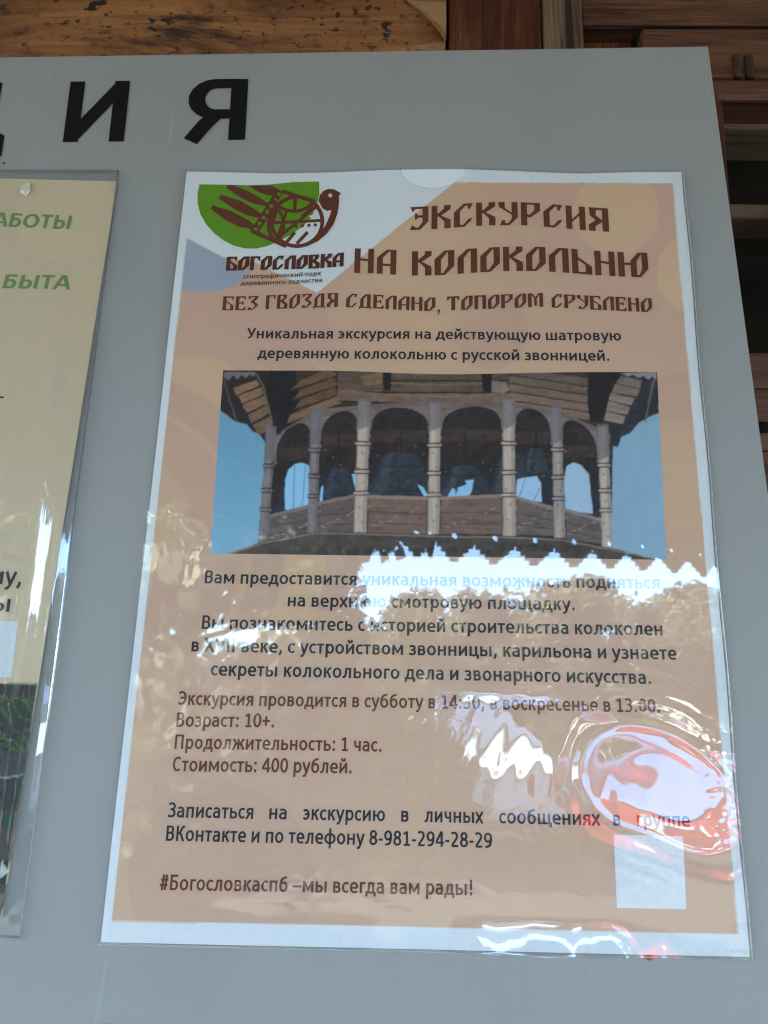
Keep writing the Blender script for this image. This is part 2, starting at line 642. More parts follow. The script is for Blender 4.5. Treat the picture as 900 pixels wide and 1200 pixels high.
# ------------------------------------------------------------------ porch roof with a carved eave board
M_ROOF = wood('roof_boards', (0.05, 0.042, 0.036), (0.10, 0.088, 0.078), (0.16, 0.14, 0.125), 0, 90, 0.8, 0.2, 6.0)
M_EAVE = wood('eave_wood', (0.05, 0.03, 0.018), (0.10, 0.06, 0.036), (0.15, 0.095, 0.06), 2, 90, 0.8, 0.2, 9.0)
PSI = math.radians(22)
E0 = Vector((0.10, 0.284 - 2.2, EYE + 0.548))             # hole row of the eave straight in front of the lens
ED = Vector((math.cos(PSI), -math.sin(PSI), 0))
EN = Vector((-math.sin(PSI), -math.cos(PSI), 0))
roof = empty('porch_roof', (0.1, -1.0, EYE + 0.6), 'dark timber porch roof with stepped carved eave board over the notice board', 'roof')
PER = 0.124
ev = MB()
prof = []
T0, T1 = -48, 52  # unseen outer lengths added to keep side light off the board
H = 0.0165
for k in range(T0, T1):
    c0 = k * PER
    # stepped valley between two teeth, then the tooth
    for dx, dz in ((0.0, 1), (0.06, 1), (0.06, 0), (0.18, 0), (0.18, -1), (0.3, -1), (0.3, -2), (0.42, -2), (0.42, -3), (0.58, -3), (0.58, -2), (0.70, -2),
                   (0.70, -1), (0.82, -1), (0.82, 0), (0.94, 0), (0.94, 1)):
        prof.append((c0 + dx * PER, dz * H - 0.004))
nprof = len(prof)
top_h = 0.16


def ep(s, z, o=0.0):
    return E0 + ED * s + Vector((0, 0, z)) + EN * o


# board made of vertical slivers above the stepped edge, with the round holes left open by a ring of faces
def eave_faces(o):
    vs, fs = [], []

    def quad(s0, s1, z0, z1):
        n = len(vs)
        vs.extend([ep(s0, z0, o), ep(s1, z0, o), ep(s1, z1, o), ep(s0, z1, o)])
        fs.append((n, n + 1, n + 2, n + 3))
    R, nseg = 0.0125, 12
    for k in range(T0, T1):
        c0 = k * PER
        for (d0, d1, dz) in ((0.06, 0.18, 0), (0.18, 0.3, -1), (0.3, 0.42, -2), (0.42, 0.58, -3), (0.58, 0.70, -2), (0.70, 0.82, -1), (0.82, 0.94, 0)):
            quad(c0 + d0 * PER, c0 + d1 * PER, dz * H - .004, 1 * H - .004)
        za, zb = H - .004, top_h
        hc, hz = c0 + .5 * PER, H + 0.02           # hole over the tooth
        xs0, xs1 = c0 + .3 * PER, c0 + .7 * PER
        zc0, zc1 = H - .004, H + .044
        quad(c0, c0 + .3 * PER, H - .004, zc1)
        quad(c0 + .7 * PER, c0 + PER, H - .004, zc1)
        quad(c0, c0 + PER, zc1, top_h)
        ring_o = []
        for j in range(nseg):
            a = 2 * math.pi * (j + .5) / nseg
            cx, cz = math.cos(a), math.sin(a)
            m = max(abs(cx), abs(cz))
            ring_o.append(((cx / m * .5 + .5) * (xs1 - xs0) + xs0, (cz / m * .5 + .5) * (zc1 - zc0) + zc0))
        for j in range(nseg):
            a0, a1 = 2 * math.pi * (j + .5) / nseg, 2 * math.pi * (j + 1.5) / nseg
            n = len(vs)
            p, q = ring_o[j], ring_o[(j + 1) % nseg]
            vs.extend([ep(p[0], p[1], o), ep(q[0], q[1], o), ep(hc + R * math.cos(a1), hz + R * math.sin(a1), o), ep(hc + R * math.cos(a0), hz + R * math.sin(a0), o)])
            fs.append((n, n + 1, n + 2, n + 3))
    return vs, fs


for o in (0.0, 0.018):
    ev.add(*eave_faces(o))
for i in range(nprof - 1):
    (s0, z0), (s1, z1) = prof[i], prof[i + 1]
    ev.add([ep(s0, z0), ep(s1, z1), ep(s1, z1, .018), ep(s0, z0, .018)], [(0, 1, 2, 3)])
ev.build('carved_eave_board', M_EAVE, roof)
rd = MB()
sA, sB = T0 * PER, T1 * PER
lo0, lo1 = ep(sA, .15, .05), ep(sB, .15, .05)
rd.add([lo0, lo1, Vector((lo1.x, 0.3, EYE + 1.35)), Vector((lo0.x, 0.3, EYE + 1.35)),
        lo0 + Vector((0, 0, .05)), lo1 + Vector((0, 0, .05)), Vector((lo1.x, 0.3, EYE + 1.40)), Vector((lo0.x, 0.3, EYE + 1.40))],
       [(0, 1, 2, 3), (4, 5, 6, 7), (0, 1, 5, 4), (1, 2, 6, 5), (2, 3, 7, 6), (3, 0, 4, 7)])
rd.build('roof_deck', M_ROOF, roof)
for i in range(16):
    s = sA + (sB - sA) * (i + .5) / 16
    a = ep(s, .10, -.03)
    b_ = Vector((a.x, 0.12, EYE + 1.23))
    rf = MB()
    d = Vector((0.035, 0, 0))
    rf.add([a - d, a + d, b_ + d, b_ - d] + [p + Vector((0, 0, .07)) for p in (a - d, a + d, b_ + d, b_ - d)],
           [(0, 1, 2, 3), (4, 5, 6, 7), (0, 1, 5, 4), (1, 2, 6, 5), (2, 3, 7, 6), (3, 0, 4, 7)])
    rf.build('rafter', M_ROOF, roof)

# ================================================================== THE NOTICE BOARD
BTR, BRL = at(830, 54), at(900, 585)
bx = (BTR - at(0, 68)).normalized()
ang = math.atan2(bx.y, bx.x) * .5 + math.atan2((BTR - BRL).normalized().x * -1, (BTR - BRL).normalized().y) * .5
ux, uy = Vector((math.cos(ang), math.sin(ang), 0)), Vector((-math.sin(ang), math.cos(ang), 0))


def bd(s, t, z=0.0):
    return BTR + ux * s + uy * t + Vector((0, 0, z))


def board_material():
    m, t, b = new_mat('grey_paint')
    n1 = noise(t, coords(t), 3.0, 3)
    n2 = noise(t, coords(t), 900, 3)
    c = ramp(t, n1, [(0.3, (0.315, 0.303, 0.284)), (0.7, (0.338, 0.326, 0.306))]).outputs['Color']
    # tiny specks of dirt
    vo = N(t, 'ShaderNodeTexVoronoi', feature='F1')
    vo.inputs['Scale'].default_value = 34
    t.links.new(coords(t), vo.inputs['Vector'])
    f = ramp(t, vo.outputs['Distance'], [(0.018, (1, 1, 1)), (0.03, (0, 0, 0))]).outputs['Color']
    keep = ramp(t, noise(t, coords(t, loc=(2, 1, 0)), 21, 1), [(0.50, (0, 0, 0)), (0.54, (1, 1, 1))]).outputs['Color']
    c = mixc(t, mixc(t, 1.0, f, keep, 'MULTIPLY'), c, (0.06, 0.06, 0.055))
    sm_ = noise(t, coords(t, (1, 1, .35), loc=(3, 0, 1)), 16, 6, .65, .6)
    c = mixc(t, 1.0, c, ramp(t, sm_, [(0.3, (0.94, 0.94, 0.945)), (0.5, (1, 1, 1)), (0.72, (1.0, 1.0, .99))]).outputs['Color'], 'MULTIPLY')
    sc_ = noise(t, coords(t, (1, 1, .05), loc=(1, 0, 5)), 240, 2, .5, .2)
    c = mixc(t, ramp(t, sc_, [(0.71, (0, 0, 0)), (0.74, (.3, .3, .3))]).outputs['Color'], c, (.42, .42, .41))
    g2 = ramp(t, n2, [(0.3, (0.96, 0.96, 0.96)), (0.7, (1, 1, 1))]).outputs['Color']
    t.links.new(mixc(t, 1.0, c, g2, 'MULTIPLY'), b.inputs['Base Color'])
    setp(b, 0.42, 0.35)
    rr = ramp(t, sm_, [(0.3, (.36, .36, .36)), (0.7, (.52, .52, .52))]).outputs['Color']
    t.links.new(rr, b.inputs['Roughness'])
    bump(t, b, n2, 0.06, 0.0002)
    return m


BOARD = empty('notice_board', W(bd(-.3, -.4)), 'grey painted notice board with black capital lettering on timber wall', 'notice board')
pb = MB()
pts = [bd(0, 0), bd(-.80, 0), bd(-.80, -.80), bd(0, -.80)]
pb.prism([W(p) for p in pts], (0, 0.004, 0))
pb.build('panel', board_material(), BOARD, 0.0006)
for t_ in (-.13, -.62):
    bt = MB()
    bt.prism([W(bd(-.04, t_, -.0045)), W(bd(-.78, t_, -.0045)), W(bd(-.78, t_ - .035, -.0045)), W(bd(-.04, t_ - .035, -.0045))], (0, 0.018, 0))
    bt.build('fixing_batten', M_BAND, BOARD)

# ------------------------------------------------------------------ lettering
XH, CAPH = 466.0, 644.0


def arc(cx, cy, rx, ry, a0, a1, n=12):
    return [(cx + rx * math.cos(math.radians(a0 + (a1 - a0) * i / n)), cy + ry * math.sin(math.radians(a0 + (a1 - a0) * i / n))) for i in range(n + 1)]


def _o(cx, cy, rx, ry):
    return arc(cx, cy, rx, ry, 0, 360, 22)


# humanist bold face: advance width, then pen strokes (thousandths of an em)
T_, B_0, M_H = 422, 44, 240
L = {
    'а': (494, [[(376, 0), (376, 290)] + arc(236, 290, 140, 134, 10, 90, 6) + [(150, 416), (82, 388)], [(376, 262), (240, 260)] + arc(205, 150, 112, 106, 100, 262, 8) + [(290, 54), (376, 120)]]),
    'б': (539, [_o(270, 215, 168, 175), [(104, 215), (104, 330), (130, 450), (200, 540), (300, 580), (440, 612)]]),
    'в': (506, [[(125, 0), (125, 466)], [(125, T_), (290, T_)] + arc(290, 335, 85, 87, 80, -90, 8) + [(125, 248)], [(290, 248)] + arc(295, 146, 100, 102, 80, -90, 8) + [(125, B_0)]]),
    'г': (372, [[(125, 0), (125, 466)], [(125, T_), (365, T_)]]),
    'д': (561, [[(165, T_), (430, T_)], [(418, 466), (418, 20)], [(205, 430), (195, 260), (165, 130), (110, 40)], [(20, B_0), (545, B_0)], [(66, 80), (66, -118)], [(500, 80), (500, -118)]]),
    'е': (503, [arc(258, 233, 165, 190, -8, 285, 18) + [(380, 46), (430, 70)], [(100, 226), (430, 226)]]),
    'ж': (745, [[(372, 0), (372, 466)], [(40, 440), (130, 430), (220, 290), (372, 240)], [(705, 440), (615, 430), (525, 290), (372, 240)], [(250, 255), (180, 180), (60, -8)], [(495, 255), (565, 180), (685, -8)]]),
    'з': (430, [[(56, 398), (150, T_ + 2)] + arc(215, 335, 105, 90, 90, -80, 9) + [(130, 246)], [(215, 246)] + arc(220, 144, 118, 104, 80, -95, 9) + [(130, 42), (42, 72)]]),
    'и': (554, [[(120, 0), (120, 466)], [(434, 0), (434, 466)], [(130, 70), (424, 396)]]),
    'й': (554, [[(120, 0), (120, 466)], [(434, 0), (434, 466)], [(130, 70), (424, 396)], [(185, 650), (205, 570), (277, 540), (349, 570), (369, 650)]]),
    'к': (489, [[(125, 0), (125, 466)], [(125, 238), (235, 245), (310, 380), (400, 440), (455, 440)], [(225, 255), (290, 215), (415, -4)]]),
    'л': (537, [[(412, 0), (412, 466)], [(165, T_), (412, T_)], [(208, 440), (196, 230), (160, 80), (105, 40), (20, 42)]]),
    'м': (685, [[(118, 0), (118, 466)], [(567, 0), (567, 466)], [(130, 440), (342, 120), (555, 440)]]),
    'н': (551, [[(123, 0), (123, 466)], [(428, 0), (428, 466)], [(123, M_H), (428, M_H)]]),
    'о': (538, [_o(269, 233, 172, 190)]),
    'п': (540, [[(123, 0), (123, 466)], [(417, 0), (417, 466)], [(123, T_), (417, T_)]]),
    'р': (537, [[(123, -180), (123, 466)], _o(288, 233, 160, 190)]),
    'с': (418, [arc(258, 233, 170, 190, 48, 312, 16)]),
    'т': (420, [[(210, 0), (210, 466)], [(20, T_), (400, T_)]]),
    'у': (474, [[(54, 474), (245, 30)], [(425, 474), (235, -20), (170, -120), (60, -136)]]),
    'ф': (690, [[(345, -180), (345, 660)], _o(345, 233, 255, 190)]),
    'х': (459, [[(48, 474), (412, -8)], [(412, 474), (48, -8)]]),
    'ц': (560, [[(123, 0), (123, 466)], [(410, 0), (410, 466)], [(123, B_0), (530, B_0)], [(498, 60), (498, -118)]]),
    'ч': (497, [[(374, 0), (374, 466)], [(112, 474), (112, 330), (140, 230), (220, 200), (374, 222)]]),
    'ш': (785, [[(123, 0), (123, 466)], [(392, 0), (392, 466)], [(660, 0), (660, 466)], [(123, B_0), (660, B_0)]]),
    'щ': (810, [[(123, 0), (123, 466)], [(392, 0), (392, 466)], [(660, 0), (660, 466)], [(123, B_0), (790, B_0)], [(748, 60), (748, -118)]]),
    'ы': (723, [[(123, 0), (123, 466)], [(123, 270), (290, 270)] + arc(295, 157, 100, 113, 80, -90, 8) + [(123, B_0)], [(600, 0), (600, 466)]]),
    'ь': (500, [[(123, 0), (123, 466)], [(123, 270), (300, 270)] + arc(305, 157, 105, 113, 80, -90, 8) + [(123, B_0)]]),
    'э': (436, [arc(168, 233, 170, 190, 132, -132, 16), [(130, M_H), (330, M_H)]]),
    'ю': (756, [[(123, 0), (123, 466)], [(123, M_H), (330, M_H)], _o(500, 233, 160, 190)]),
    'я': (509, [[(386, 0), (386, 466)], [(386, T_), (235, T_)] + arc(230, 325, 112, 97, 100, 262, 8) + [(386, 226)], [(250, 230), (160, 120), (70, -8)]]),
    'У': (530, [[(50, 650), (275, 210)], [(485, 650), (265, 170), (190, 60), (60, 44)]]),
    'В': (561, [[(135, 0), (135, 644)], [(135, 600), (310, 600)] + arc(315, 470, 115, 130, 80, -90, 8) + [(135, 340)], [(315, 340)] + arc(325, 194, 130, 148, 80, -90, 8) + [(135, 46)]]),
    'П': (640, [[(135, 0), (135, 644)], [(505, 0), (505, 644)], [(135, 598), (505, 598)]]),
    'К': (560, [[(135, 0), (135, 644)], [(135, 335), (260, 340), (370, 540), (440, 605), (520, 605)], [(250, 350), (330, 280), (480, -4)]]),
    'С': (529, [arc(318, 322, 220, 278, 52, 308, 18)]),
    'З': (490, [[(56, 555), (160, 600)] + arc(225, 475, 145, 125, 90, -85, 9) + [(140, 345)], [(225, 345)] + arc(232, 195, 155, 150, 85, -95, 9) + [(140, 44), (42, 84)]]),
    'Э': (540, [arc(215, 322, 225, 278, 132, -132, 18), [(150, 330), (430, 330)]]),
    'Б': (565, [[(135, 0), (135, 644)], [(135, 598), (490, 598)], [(135, 370), (310, 370)] + arc(320, 208, 130, 162, 80, -90, 9) + [(135, 46)]]),
    'О': (676, [_o(338, 322, 245, 278)]),
    'Т': (495, [[(247, 0), (247, 644)], [(20, 598), (475, 598)]]),
    'Ы': (790, [[(135, 0), (135, 644)], [(135, 370), (310, 370)] + arc(320, 208, 125, 162, 80, -90, 9) + [(135, 46)], [(655, 0), (655, 644)]]),
    'А': (606, [[(50, -10), (290, 650)], [(556, -10), (316, 650)], [(150, 190), (456, 190)]]),
    'Р': (532, [[(135, 0), (135, 644)], [(135, 598), (300, 598)] + arc(305, 430, 130, 168, 80, -90, 9) + [(135, 262)]]),
    'И': (660, [[(130, 0), (130, 644)], [(530, 0), (530, 644)], [(150, 70), (510, 574)]]),
    'Н': (640, [[(130, 0), (130, 644)], [(510, 0), (510, 644)], [(130, 335), (510, 335)]]),
    'Ф': (760, [[(380, -10), (380, 660)], _o(380, 325, 285, 210)]),
    'М': (870, [[(130, 0), (140, 644)], [(740, 0), (730, 644)], [(150, 620), (435, 130), (720, 620)]]),
    'Ц': (670, [[(130, 0), (130, 644)], [(500, 0), (500, 644)], [(130, 46), (640, 46)], [(596, 80), (596, -140)]]),
    'Я': (570, [[(430, 0), (430, 644)], [(430, 598), (250, 598)] + arc(245, 435, 150, 163, 95, 265, 9) + [(430, 272)], [(270, 290), (170, 160), (70, -8)]]),
    'X': (560, [[(50, 652), (510, -8)], [(510, 652), (50, -8)]]),
    'V': (580, [[(50, 652), (290, 20)], [(530, 652), (290, 20)]]),
    'I': (280, [[(140, 0), (140, 644)]]),
    '0': (507, [_o(253, 315, 165, 272)]),
    '1': (507, [[(90, 490), (270, 590)], [(270, 600), (270, 0)], [(100, B_0), (440, B_0)]]),
    '2': (507, [[(70, 550), (150, 590)] + arc(235, 450, 140, 142, 90, -20, 8) + [(320, 320), (110, 70)], [(80, B_0), (440, B_0)]]),
    '3': (507, [[(66, 555), (160, 594)] + arc(230, 465, 140, 125, 90, -85, 9) + [(140, 338)], [(230, 338)] + arc(237, 192, 155, 148, 85, -95, 9) + [(140, 44), (56, 80)]]),
    '4': (507, [[(350, 0), (350, 635)], [(330, 620), (60, 190)], [(30, 170), (480, 170)]]),
    '8': (507, [_o(253, 462, 138, 125), _o(253, 182, 160, 140)]),
    '9': (507, [_o(248, 420, 160, 168), [(408, 420), (400, 250), (350, 110), (250, 50), (100, 44)]]),
    '.': (267, [[(133, 0), (133, 128)]]),
    ',': (258, [[(140, 128), (140, 20), (70, -100)]]),
    ':': (276, [[(138, 0), (138, 128)], [(138, 330), (138, 458)]]),
    '-': (306, [[(40, 240), (266, 240)]]),
    '–': (498, [[(10, 240), (488, 240)]]),
    '+': (498, [[(249, 80), (249, 500)], [(40, 290), (458, 290)]]),
    '#': (520, [[(160, 0), (230, 640)], [(320, 0), (390, 640)], [(50, 210), (450, 210)], [(80, 430), (480, 430)]]),
    '!': (326, [[(163, 0), (163, 128)], [(163, 210), (163, 644)]]),
}


def ribbon(pts, w):
    """pen stroke: thinner across than down"""
    p = np.array(pts, float)
    closed = len(p) > 3 and np.allclose(p[0], p[-1])
    n = len(p)
    d = np.diff(p, axis=0)
    d /= np.linalg.norm(d, axis=1)[:, None]
    Lp, Rp = [], []
    for i in range(n):
        if closed:
            a, b_ = d[(i - 1) % (n - 1)], d[i % (n - 1)]
        else:
            a, b_ = d[max(i - 1, 0)], d[min(i, n - 2)]
        t = a + b_
        t /= np.linalg.norm(t)
        nn = np.array([-t[1], t[0]])
        k = 1 / max(.6, abs(np.dot(nn, [-a[1], a[0]])))
        th = w * (88 + 30 * abs(t[1]) ** 1.5) / 2
        Lp.append(p[i] + nn * th * k)
        Rp.append(p[i] - nn * th * k)
    V = np.array(Lp + Rp)
    return V, [(i, i + n, i + n + 1, i + 1) for i in range(n - 1)]


_cache = {}


def font_mesh(s, weight=1.0):
    """-> vertices (x, y, layer) and faces; strokes of one letter lie a hair above one another"""
    key = (s, weight)
    if key not in _cache:
        Vs, Fs, n, x = [], [], 0, 0.0
        for c in s:
            if c == ' ':
                x += 226
                continue
            adv, strokes = L[c]
            for j, st in enumerate(strokes):
                V, Fc = ribbon(st, weight)
                Vs.append(np.c_[V[:, 0] + x, V[:, 1], np.full(len(V), j)])
                Fs += [tuple(i + n for i in f) for f in Fc]
                n += len(V)
            x += adv
        _cache[key] = (np.concatenate(Vs), Fs)
    return _cache[key]


X_H, CAP = XH, CAPH


def on_sheet(P2, zf, lift):
    """board-plane survey points lifted on to a waved sheet along the line of sight"""
    P = np.c_[P2, np.zeros(len(P2))]
    C = np.array(CAM_C)
    for _ in range(3):
        z = zf(P[:, 0], P[:, 1]) + lift
        d = np.c_[P2, np.zeros(len(P2))] - C
        k = (z - C[2]) / -C[2]
        P = C + d * (k)[:, None]
    return P


def baseline_fn(path):
    """path of survey pixels -> function of board x giving baseline y"""
    q = [at(x, y) for x, y in path]
    xs, ys = np.array([p.x for p in q]), np.array([p.y for p in q])
    o = np.argsort(xs)
    xs, ys = xs[o], ys[o]

    def f(x):
        if len(xs) == 2:
            return ys[0] + (ys[1] - ys[0]) * (x - xs[0]) / (xs[1] - xs[0])
        # smooth interpolation through the points (Catmull-Rom)
        i = np.clip(np.searchsorted(xs, x) - 1, 0, len(xs) - 2)
        m = np.gradient(ys, xs)
        h = xs[i + 1] - xs[i]
        t = np.clip((x - xs[i]) / h, -.3, 1.3)
        return ((2 * t ** 3 - 3 * t ** 2 + 1) * ys[i] + (t ** 3 - 2 * t ** 2 + t) * h * m[i] + (-2 * t ** 3 + 3 * t ** 2) * ys[i + 1] + (t ** 3 - t ** 2) * h * m[i + 1])
    return f


class Ink:
    """collects lettering and printed shapes on one sheet, to become one mesh"""

    def __init__(self, zf, lift):
        self.zf, self.lift = zf, lift
        self.V, self.Fc, self.n = [], [], 0
        self.k = 0

    def add2(self, P2, faces, step=False, layer=0.0):
        if step:
            self.k += 1
        P = on_sheet(np.asarray(P2), self.zf, self.lift + self.k * 4e-6 + np.asarray(layer) * 6e-6)
        self.V.append(P)
        self.Fc += [tuple(i + self.n for i in f) for f in faces]
        self.n += len(P)

    def line(self, s, path, xh, bold=1.0, x0=None, x1=None, slant=0.0, caps=False):
        """text s from path[0] to path[-1] (survey pixels); xh: x-height in pixels (cap height when caps)"""
        V, Fc = font_mesh(s, bold)
        f = baseline_fn(path)
        xa = path[0][0] if x0 is None else x0
        xb = path[-1][0] if x1 is None else x1
        ym = path[len(path) // 2]
        A, B_ = at(xa, path[0][1]), at(xb, path[-1][1])
        pxmm = (at(ym[0] + 1, ym[1]) - at(ym[0], ym[1])).length
        sy = xh * pxmm * 1.02 / (CAP if caps else X_H)
        X = V[:, 0] + V[:, 1] * slant
        u = (X - X.min()) / (X.max() - X.min())
        x = A.x + u * (B_.x - A.x)
        y = f(x) + V[:, 1] * sy
        self.add2(np.c_[x, y], Fc, layer=V[:, 2])

    def polys(self, plist, fmap):
        """plist: list of [outer, hole, ...] loops in unit space; fmap maps (n,2) -> board (n,2)"""
        for loops in plist:
            L = [[Vector((p[0], p[1], 0)) for p in lp] for lp in loops]
            tris = tessellate_polygon(L)
            V = [np.array(p, float) for lp in loops for p in lp]
            B = [np.array(p) for p in fmap(np.array(V))]
            todo, done = [tuple(t) for t in tris], []
            mids = {}

            def mid(i, j):
                k = (min(i, j), max(i, j))
                if k not in mids:
                    mids[k] = len(B)
                    B.append((B[i] + B[j]) / 2)
                return mids[k]
            while todo:
                a, b_, c = todo.pop()
                e = [np.hypot(*(B[i] - B[j])) for i, j in ((a, b_), (b_, c), (c, a))]
                m = max(e)
                if m < .0025:
                    done.append((a, b_, c))
                    continue
                k = e.index(m)
                a, b_, c = ((a, b_, c), (b_, c, a), (c, a, b_))[k]
                q = mid(a, b_)
                todo += [(a, q, c), (q, b_, c)]
            self.add2(np.array(B), done, step=True)

    def px_polys(self, plist):
        def fm(V):
            return np.array([tuple(at(x, y))[:2] for x, y in V])
        self.polys(plist, fm)

    def build(self, name, mat, parent):
        P = np.concatenate(self.V)
        mb = MB()
        off = Vector((0, 0, 0))
        p = parent
        while p is not None:
            off += p.location
            p = p.parent
        vs = np.c_[P[:, 0] - off.x, -P[:, 2] - off.y, P[:, 1] + BASE - off.z]
        # all faces look out of the sheet
        out = []
        for f in self.Fc:
            a = 0
            for i in range(len(f)):
                p0, p1 = P[f[i]], P[f[(i + 1) % len(f)]]
                a += p0[0] * p1[1] - p1[0] * p0[1]
            out.append(f if a > 0 else f[::-1])
        me = bpy.data.meshes.new(name)
        me.from_pydata([tuple(v) for v in vs], [], out)
        me.update()
        return link(name, me, mat, parent)


# old-Russian display capitals, one unit high, as outlines (outer loop, then holes)
G = {}
G['Н'] = (.70, [[[(0, 0), (0, 1), (.3, 1), (.3, .60), (.7, .57), (.7, 1), (1, 1), (1, 0), (.7, 0), (.7, .48), (.3, .51), (.3, 0)]]])
G['А'] = (.70, [[[(0, 0), (0, .66), (.5, 1), (1, 1), (1, 0), (.7, 0), (.7, .33), (.3, .33), (.3, 0)], [(.3, .42), (.3, .66), (.62, .92), (.7, .92), (.7, .42)]]])
G['Л'] = (.70, [[[(0, 0), (0, .66), (.5, 1), (1, 1), (1, 0), (.68, 0), (.68, .9), (.6, .9), (.32, .64), (.32, 0)]]])
G['О'] = (.70, [[[(0, 0), (0, .66), (.5, 1), (1, 1), (1, .34), (.52, 0)], [(.32, .09), (.32, .63), (.62, .92), (.68, .92), (.68, .37), (.44, .09)]]])
G['К'] = (.70, [[[(0, 0), (0, 1), (.31, 1), (.31, 0)]],
               [[(.28, .54), (.28, .62), (.65, .86), (.65, 1), (1, 1), (1, .82), (.5, .56), (1, .36), (1, 0), (.67, 0), (.67, .30), (.4, .52)]]])
G['Ь'] = (.70, [[[(0, 0), (0, 1), (.31, 1), (.31, .68), (1, .33), (1, 0)], [(.31, .08), (.31, .58), (.68, .38), (.68, .08)]]])
G['Ю'] = (1.06, [[[(0, 0), (0, 1), (.2, 1), (.2, .58), (.4, .56), (.4, 0), (.2, 0), (.2, .49), (.2, 0)]],
                [[(.2, .48), (.2, .57), (.42, .56), (.68, 1), (1, 1), (1, .34), (.72, 0), (.40, 0), (.40, .47)], [(.6, .09), (.6, .63), (.76, .92), (.8, .92), (.8, .38), (.68, .09)]]])
G['Ю'] = (1.06, [[[(0, 0), (0, 1), (.21, 1), (.21, 0)]],
                [[(.2, .48), (.2, .57), (.42, .57), (.42, .66), (.68, 1), (1, 1), (1, .34), (.74, 0), (.42, 0), (.42, .48)], [(.62, .09), (.62, .63), (.77, .92), (.80, .92), (.80, .38), (.70, .09)]]])
G['Э'] = (.66, [[[(.0, 1), (1, 1), (1, .34), (.56, 0), (0, 0), (.10, .22), (.28, .12), (.44, .09), (.68, .32), (.68, .52), (.42, .52), (.36, .44), (.26, .44), (.26, .72),
                  (.36, .72), (.42, .62), (.68, .62), (.68, .9), (.3, .9), (.12, .76)]]])
G['С'] = (.70, [[[(0, 0), (0, .64), (.5, 1), (1, 1), (.84, .74), (.72, .78), (.74, .91), (.6, .9), (.32, .66), (.32, .09), (.5, .09), (.76, .32), (.98, .38), (.86, .22), (.56, 0)]]])
G['У'] = (.70, [[[(0, 1), (.33, 1), (.33, .74), (.68, .55), (.68, 1), (1, 1), (1, .34), (.56, 0), (.06, 0), (.18, .22), (.34, .2), (.34, .09), (.5, .09), (.68, .28), (.68, .46), (.02, .8)]]])
G['Р'] = (.70, [[[(0, 0), (0, 1), (1, 1), (1, .66), (.46, .34), (.32, .38), (.32, 0)], [(.32, .91), (.7, .91), (.7, .68), (.42, .46), (.32, .5)]]])
G['И'] = (.70, [[[(0, 0), (0, 1), (.31, 1), (.31, .42), (.69, .72), (.69, 1), (1, 1), (1, 0), (.69, 0), (.69, .6), (.31, .3), (.31, 0)]]])
G['Я'] = (.72, [[[(0, 1), (1, 1), (1, 0), (.68, 0), (.68, .40), (.33, .2), (.33, 0), (0, 0), (0, .26), (.36, .46), (.06, .66), (.06, .88)], [(.4, .91), (.36, .68), (.62, .5), (.68, .5), (.68, .91)]]])
G['Б'] = (.70, [[[(0, 0), (0, 1), (.95, 1), (.95, .76), (.84, .76), (.78, .9), (.32, .9), (.32, .68), (1, .33), (1, 0)], [(.32, .08), (.32, .58), (.70, .38), (.70, .08)]]])
G['Е'] = (.66, [[[(0, 0), (0, 1), (.95, 1), (.95, .76), (.84, .76), (.78, .9), (.34, .9), (.34, .56), (.6, .56), (.66, .66), (.76, .66), (.76, .38), (.66, .38), (.6, .47), (.34, .47), (.34, .1),
                  (.78, .1), (.86, .24), (1, .24), (1, 0)]]])
G['З'] = (.64, [[[(.02, 1), (1, 1), (1, .84), (.64, .6), (1, .42), (1, .3), (.52, 0), (0, 0), (.12, .22), (.3, .2), (.36, .09), (.5, .09), (.70, .3), (.70, .38), (.28, .56), (.28, .62), (.70, .86), (.66, .91),
                  (.3, .91), (.22, .78), (.06, .78)]]])
G['Г'] = (.62, [[[(0, 0), (0, 1), (1, 1), (1, .7), (.88, .72), (.8, .9), (.36, .9), (.36, 0)]]])
G['В'] = (.70, [[[(0, 0), (0, 1), (.9, 1), (.9, .78), (.6, .56), (1, .34), (1, 0)], [(.32, .91), (.6, .91), (.6, .76), (.32, .6)], [(.32, .09), (.32, .5), (.68, .32), (.68, .09)]]])
G['Д'] = (.78, [[[(0, -.14), (0, .09), (.1, .14), (.1, .66), (.5, 1), (.92, 1), (.92, .09), (1, .09), (1, -.14), (.88, 0), (.12, 0)], [(.36, .09), (.36, .66), (.6, .9), (.64, .9), (.64, .09)]]])
G['Т'] = (.74, [[[(.34, 0), (.34, .9), (.18, .88), (.1, .72), (0, .72), (0, 1), (1, 1), (1, .72), (.9, .72), (.82, .88), (.66, .9), (.66, 0)]]])
G['П'] = (.70, [[[(0, 0), (0, 1), (1, 1), (1, 0), (.69, 0), (.69, .9), (.31, .9), (.31, 0)]]])
G['М'] = (.92, [[[(0, 0), (0, 1), (.3, 1), (.5, .72), (.7, 1), (1, 1), (1, 0), (.76, 0), (.76, .88), (.58, .62), (.58, .1), (.42, .1), (.42, .62), (.24, .88), (.24, 0)]]])
G[','] = (.2, [[[(.2, .14), (.8, .14), (.9, -.02), (.3, -.26), (.1, -.24), (.45, -.04), (.2, 0)]]])
SP, TR = .36, .115


